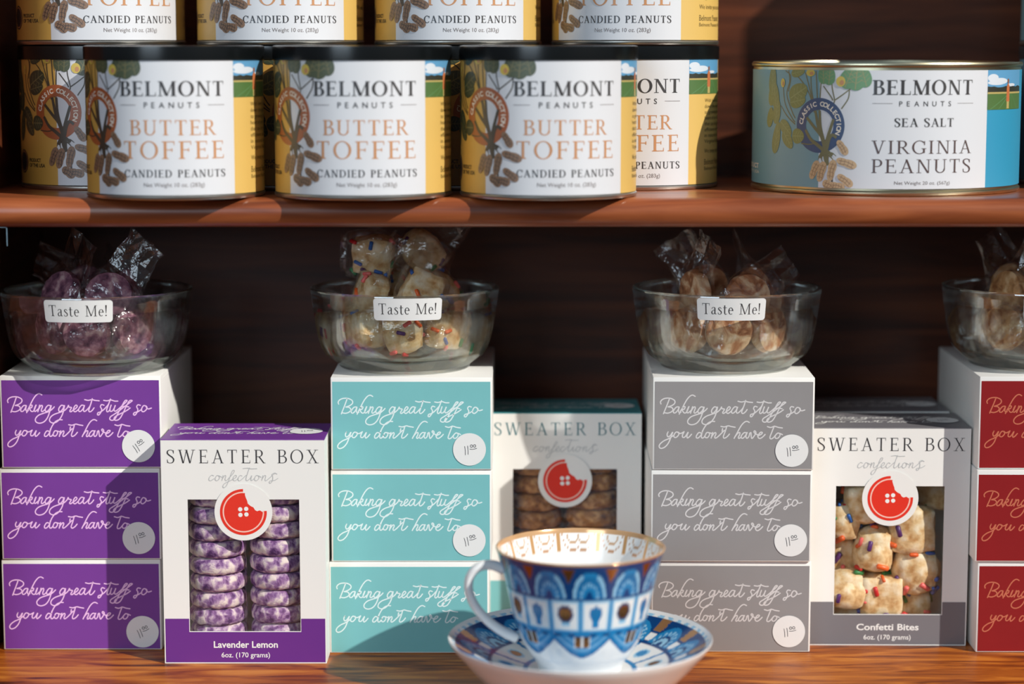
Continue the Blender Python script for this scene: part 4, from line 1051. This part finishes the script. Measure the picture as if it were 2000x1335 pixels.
def fill_bowl(bi, mat_name, kind, label_low, label_top, group):
    bx, by = bowls[bi][0], bowls[bi][1]
    rnd = random.Random(100 + bi)
    r, h = (0.0165, 0.0095)
    WM = [bm_mesh('wrapper', wrapper_bm(r, h if kind != 'bite' else 0.018, 11 * bi + k, 0.012), ['cellophane'], False) for k in range(4)]
    WT = [bm_mesh('wrapper', wrapper_bm(r, h if kind != 'bite' else 0.018, 11 * bi + k + 40, 0.027, 0.007), ['cellophane'], False) for k in range(3)]
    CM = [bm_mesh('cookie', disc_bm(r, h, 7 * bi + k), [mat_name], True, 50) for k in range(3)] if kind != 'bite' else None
    spots = []
    n = 7
    for k in range(n):
        a = -pi / 2 + 2 * pi * k / n + rnd.uniform(-0.06, 0.06)
        spots.append((0.0340 * cos(a), 0.0340 * sin(a), 0.0283, a + pi / 2 + rnd.uniform(-0.15, 0.15), rnd.choice((0.1, 0.15, -0.15, 0.05)), rnd.uniform(-0.15, 0.15), 0))
    spots.append((0.0, 0.0, 0.0265, 0.4, 0.2, 0.1, 0))
    m_ = 4
    for k in range(m_):
        a = -pi / 2 + 0.5 + 2 * pi * k / m_
        spots.append((0.0258 * cos(a), 0.0258 * sin(a), 0.0505 + rnd.uniform(0, 0.003), a + pi / 2 + rnd.uniform(-0.5, 0.5), rnd.choice((-0.9, -0.6, -1.2, -1.1)), rnd.uniform(-0.5, 0.1), 1))
    if bi == 1:
        spots.append((0.012, 0.010, 0.0790, 0.2, -0.75, -0.1, 1)); spots.append((-0.022, 0.002, 0.0770, -0.1, 0.05, 0.15, 1))
    for k, (x, y, z, yaw, roll, pitch, lvl) in enumerate(spots):
        t = thing('wrapped_cookie', label_top if lvl else label_low, 'cookie', (bx + x, by + y, BZ + z), 0, group)
        t.rotation_euler = (Matrix.Rotation(yaw, 3, 'Z') @ Matrix.Rotation(pitch, 3, 'X') @ Matrix.Rotation(roll, 3, 'Y')).to_euler()
        if kind == 'bite':
            bm = bite_mesh(0.0220, 300 + k)
            bmesh.ops.scale(bm, vec=(1.2, 0.82, 1.2), verts=bm.verts[:])
            bm.normal_update()
            pts = [(v_.co.copy(), v_.normal.copy()) for v_ in bm.verts if abs(v_.co.y) > 0.004]
            ck = link('cookie', bm_mesh('cookie', bm, ['confetti_dough'], True, None), t)
            for q in range(9):
                p_, n_ = rnd.choice(pts)
                s_ = link('sprinkle', rnd.choice(SP_ME), ck)
                s_.location = p_ + n_ * 0.0004; s_.rotation_mode = 'QUATERNION'
                s_.rotation_quaternion = n_.to_track_quat('Z', 'Y') @ Matrix.Rotation(rnd.uniform(0, 6.28), 3, 'Z').to_quaternion()
        else:
            link('cookie', CM[k % 3], t)
        link('wrapper', WT[k % 3] if lvl else WM[k % 4], t, 'clear crinkled wrapper with crimped ends')
fill_bowl(0, 'lavender_cookie_shaded', 'cookie', 'cellophane wrapped purple cookie low in the glass bowl on the purple stack', 'cellophane wrapped purple cookie on top in the glass bowl on the purple stack', 'wrapped purple cookies in the bowl')
fill_bowl(1, None, 'bite', 'cellophane wrapped sprinkled bite low in the glass bowl on the teal stack', 'cellophane wrapped sprinkled bite heaped on top of the bowl on the teal stack', 'wrapped sprinkled bites in the bowl')
fill_bowl(2, 'caramel_cookie', 'cookie', 'cellophane wrapped brown and cream sample low in the bowl on the grey stack', 'cellophane wrapped brown and cream sample on top in the bowl on the grey stack', 'wrapped brown samples in the bowl')
fill_bowl(3, 'tan_cookie', 'cookie', 'cellophane wrapped tan cookie low in the bowl on the dark red stack', 'cellophane wrapped tan cookie on top in the bowl on the dark red stack', 'wrapped tan cookies in the bowl')

# ------------------------------------------------------------------ teacup and saucer
COB, MID, LIT, WHT, GLD = lin((16, 66, 124)), lin((36, 132, 190)), lin((150, 200, 228)), lin((238, 239, 238)), lin((158, 108, 62))
def rgba(c, g=0.0): return (c[0], c[1], c[2], g)
def mixc(a, b, t): return tuple(a[i] + (b[i] - a[i]) * t for i in range(3)) + (1,)
def cup_color(deg, z):
    if z > 0.1004: return rgba(lin((222, 172, 120)), 0.5)
    if z > 0.0795:      # arches
        u = ((deg - 5 + 15) % 30) - 15; q = (z - 0.0795) / 0.021
        if q > 0.9: return rgba(COB)
        d = sqrt((u / 13.0) ** 2 + (q / 0.86) ** 2)
        if d < 0.22: return rgba(COB)
        if d < 0.42: return rgba(MID)
        if d < 0.55: return rgba(LIT if int((atan2(q, u / 13.0) + pi) * 5) % 2 else MID)
        if d < 0.78: return rgba(mixc(MID, COB, 0.35))
        if d < 0.95: return rgba(LIT if abs(u) > 5 and q < 0.72 else MID)
        if q > 0.5 and abs(abs(u) - 15) < 4.2 * (q - 0.42) / 0.45: return rgba(GLD, 0.8)
        return rgba(COB)
    if z > 0.0770: return rgba(COB)
    if z > 0.0575:      # cartouches
        p_ = 24.0; u = ((deg - 10.5 + p_ / 2) % p_) - p_ / 2; idx = int(math.floor((deg - 10.5 + p_ / 2) / p_)); q = (z - 0.0575) / 0.0195
        if abs(u) > 10.6: return rgba(MID)
        if abs(u) > 9.6 or q > 0.95 or q < 0.05: return rgba(LIT)
        d = sqrt((u / 5.2) ** 2 + ((q - 0.58) / 0.25) ** 2)
        if idx % 2 == 0:
            if d < 1: return rgba(mixc(MID, COB, 0.3))
            if abs(u) < 2.4 and 0.12 < q < 0.35: return rgba(MID)
        else:
            if d < 0.95: return rgba(GLD, 0.85)
            if d < 1.2: return rgba(COB)
            if abs(u) < 3.2 and 0.14 < q < 0.32: return rgba(LIT)
        return rgba(WHT)
    if z > 0.0535: return rgba(COB if (int(deg / 6) % 2 and z < 0.0555) else MID)
    u = ((deg + 25) % 50) - 25; edge = 0.0385 + 0.0125 * (abs(u) / 25.0) ** 1.6
    if z > edge:
        if abs(u) < 7 and z > 0.0465: return rgba(GLD, 0.8) if abs(abs(u) - 3.4) < 2.6 else rgba(WHT)
        if z < edge + 0.0022: return rgba(mixc(MID, COB, 0.4))
        return rgba(MID) if int((z - edge) / 0.0022) % 2 else rgba(mixc(MID, LIT, 0.5))
    return rgba(WHT)
def inner_cup_color(deg, z):
    if z > 0.0985: return rgba(lin((226, 180, 132)), 0.35)
    p_ = 22.0; u = ((deg + p_ / 2) % p_) - p_ / 2; q = (0.0985 - z) / 0.012
    if q < 1.0:
        d = sqrt((u / 9.0) ** 2 + q ** 2)
        if 0.82 < d < 0.9: return rgba(lin((206, 150, 100)), 0.3)
        if 0.45 < d < 0.52: return rgba(lin((206, 160, 112)), 0.2)
        if abs(abs(u) - 11) < 1.2 and q < 1.0: return rgba(lin((216, 166, 110)), 0.3)
    return rgba(WHT)
def saucer_color(deg, r):
    if r > 0.0815: return rgba(WHT)
    if r > 0.0795: return rgba(LIT if int(deg / 3) % 2 else WHT)
    if r > 0.058:
        u = ((deg + 12) % 24) - 12; q = (r - 0.058) / 0.0215
        d = sqrt((u / 11.0) ** 2 + (q / 0.95) ** 2)
        if d < 0.2: return rgba(COB)
        if d < 0.42: return rgba(LIT)
        if d < 0.52: return rgba(COB)
        if d < 0.74: return rgba(MID if int((atan2(q, u / 11.0) + pi) * 6) % 2 else LIT)
        if d < 0.9: return rgba(MID)
        if abs(abs(u) - 12) < 3 and q > 0.55: return rgba(lin((196, 146, 100)), 0.5)
        if abs(abs(u) - 12) < 2.6 and 0.1 < q < 0.45: return rgba(WHT)
        return rgba(COB)
    if r > 0.0555: return rgba(COB)
    if r > 0.036:
        u = ((deg + 15) % 30) - 15; q = (r - 0.036) / 0.0195
        d = sqrt((u / 7.0) ** 2 + ((q - 0.55) / 0.34) ** 2)
        if d < 0.6: return rgba(GLD, 0.6) if int((deg + 15) / 30) % 2 else rgba(MID)
        if d < 0.85: return rgba(LIT)
        if abs(abs(u) - 15) < 1.5: return rgba(MID)
        return rgba(WHT)
    if r > 0.033: return rgba(MID)
    return rgba(WHT)
def paint(me, fun):
    at_ = me.color_attributes.new('Pattern', 'FLOAT_COLOR', 'POINT')
    for i, v_ in enumerate(me.vertices): at_.data[i].color = fun(v_.co)
def dense(prof, n):
    o = []
    for a, b in zip(prof, prof[1:]):
        for k in range(n): o.append((a[0] + (b[0] - a[0]) * k / n, a[1] + (b[1] - a[1]) * k / n))
    o.append(prof[-1]); return o
def degf(co): return math.degrees(atan2(co.x, -co.y))

CUPX, CUPY = 0.0432, -0.116
cup = thing('teacup', 'blue and white teacup with gilt pattern standing on the saucer', 'cup', (CUPX, CUPY, 0.0))
po = catmull([(0.0250, 0.0222), (0.0262, 0.0226), (0.0268, 0.0250), (0.0290, 0.0290), (0.0335, 0.0350), (0.0375, 0.0425), (0.0400, 0.0498), (0.0428, 0.0580), (0.0452, 0.0690), (0.0482, 0.0830), (0.0515, 0.0950), (0.0534, 0.1005), (0.0533, 0.1014)], 9)
bm = bmesh.new(); add_lathe(bm, [(0, 0.0228), (0.022, 0.0228), (0.0238, 0.0222)] + po, 480)
me = bm_mesh('bowl_wall', bm, ['china_painted'], True, 60); paint(me, lambda co: cup_color(degf(co), co.z)); link('cup_body', me, cup, 'painted blue and white outside of the cup')
pi_ = catmull([(0.0533, 0.1014), (0.0524, 0.1012), (0.0505, 0.0955), (0.0470, 0.0830), (0.0440, 0.0690), (0.0412, 0.0570), (0.0360, 0.0430), (0.0280, 0.0320), (0.0150, 0.0275), (0.0, 0.0265)], 8)
bm = bmesh.new(); add_lathe(bm, pi_, 360)
me = bm_mesh('cup_lining', bm, ['china_painted'], True, 60); paint(me, lambda co: inner_cup_color(degf(co), co.z)); link('cup_lining', me, cup, 'white lining with a gilt scalloped border')
bm = bmesh.new()
hp = catmull([(-0.0485, -0.004, 0.0875), (-0.0560, -0.005, 0.0905), (-0.0640, -0.006, 0.0895), (-0.0695, -0.006, 0.0835), (-0.0705, -0.006, 0.0750), (-0.0672, -0.006, 0.0655), (-0.0600, -0.005, 0.0560), (-0.0510, -0.004, 0.0485), (-0.0400, -0.003, 0.0425)], 6)
nh = len(hp); add_tube(bm, hp, [0.0034 - 0.0006 * sin(pi * i / (nh - 1)) for i in range(nh)], 16, flat=1.25)
obj('handle', bm, 'china_white', cup, angle=None, label='white curved handle')
sa = thing('saucer', 'wide blue and white patterned saucer under the teacup', 'saucer', (CUPX, CUPY, 0.0))
SR = 0.0835
top = catmull([(0.0, 0.0205), (0.020, 0.0207), (0.030, 0.0215), (0.034, 0.0222), (0.045, 0.0250), (0.058, 0.0292), (0.070, 0.0345), (0.078, 0.0392), (0.0825, 0.0424), (SR, 0.0432)], 10)
bm = bmesh.new(); add_lathe(bm, top, 480)
me = bm_mesh('saucer_top', bm, ['china_painted'], True, 60); paint(me, lambda co: saucer_color(degf(co), sqrt(co.x ** 2 + co.y ** 2))); link('painted_face', me, sa, 'blue patterned upper face')
und = catmull([(SR, 0.0432), (SR + 0.0002, 0.0424), (0.0815, 0.0385), (0.076, 0.0320), (0.068, 0.0230), (0.060, 0.0150), (0.054, 0.0095), (0.0510, 0.0050), (0.0505, 0.0004), (0.0490, 0.0001), (0.0475, 0.0030), (0.044, 0.0100), (0.03, 0.0150), (0, 0.0160)], 5)
bm = bmesh.new(); add_lathe(bm, und[::-1], 160)
obj('underside', bm, 'china_white', sa, angle=None, label='plain white underside with foot ring')
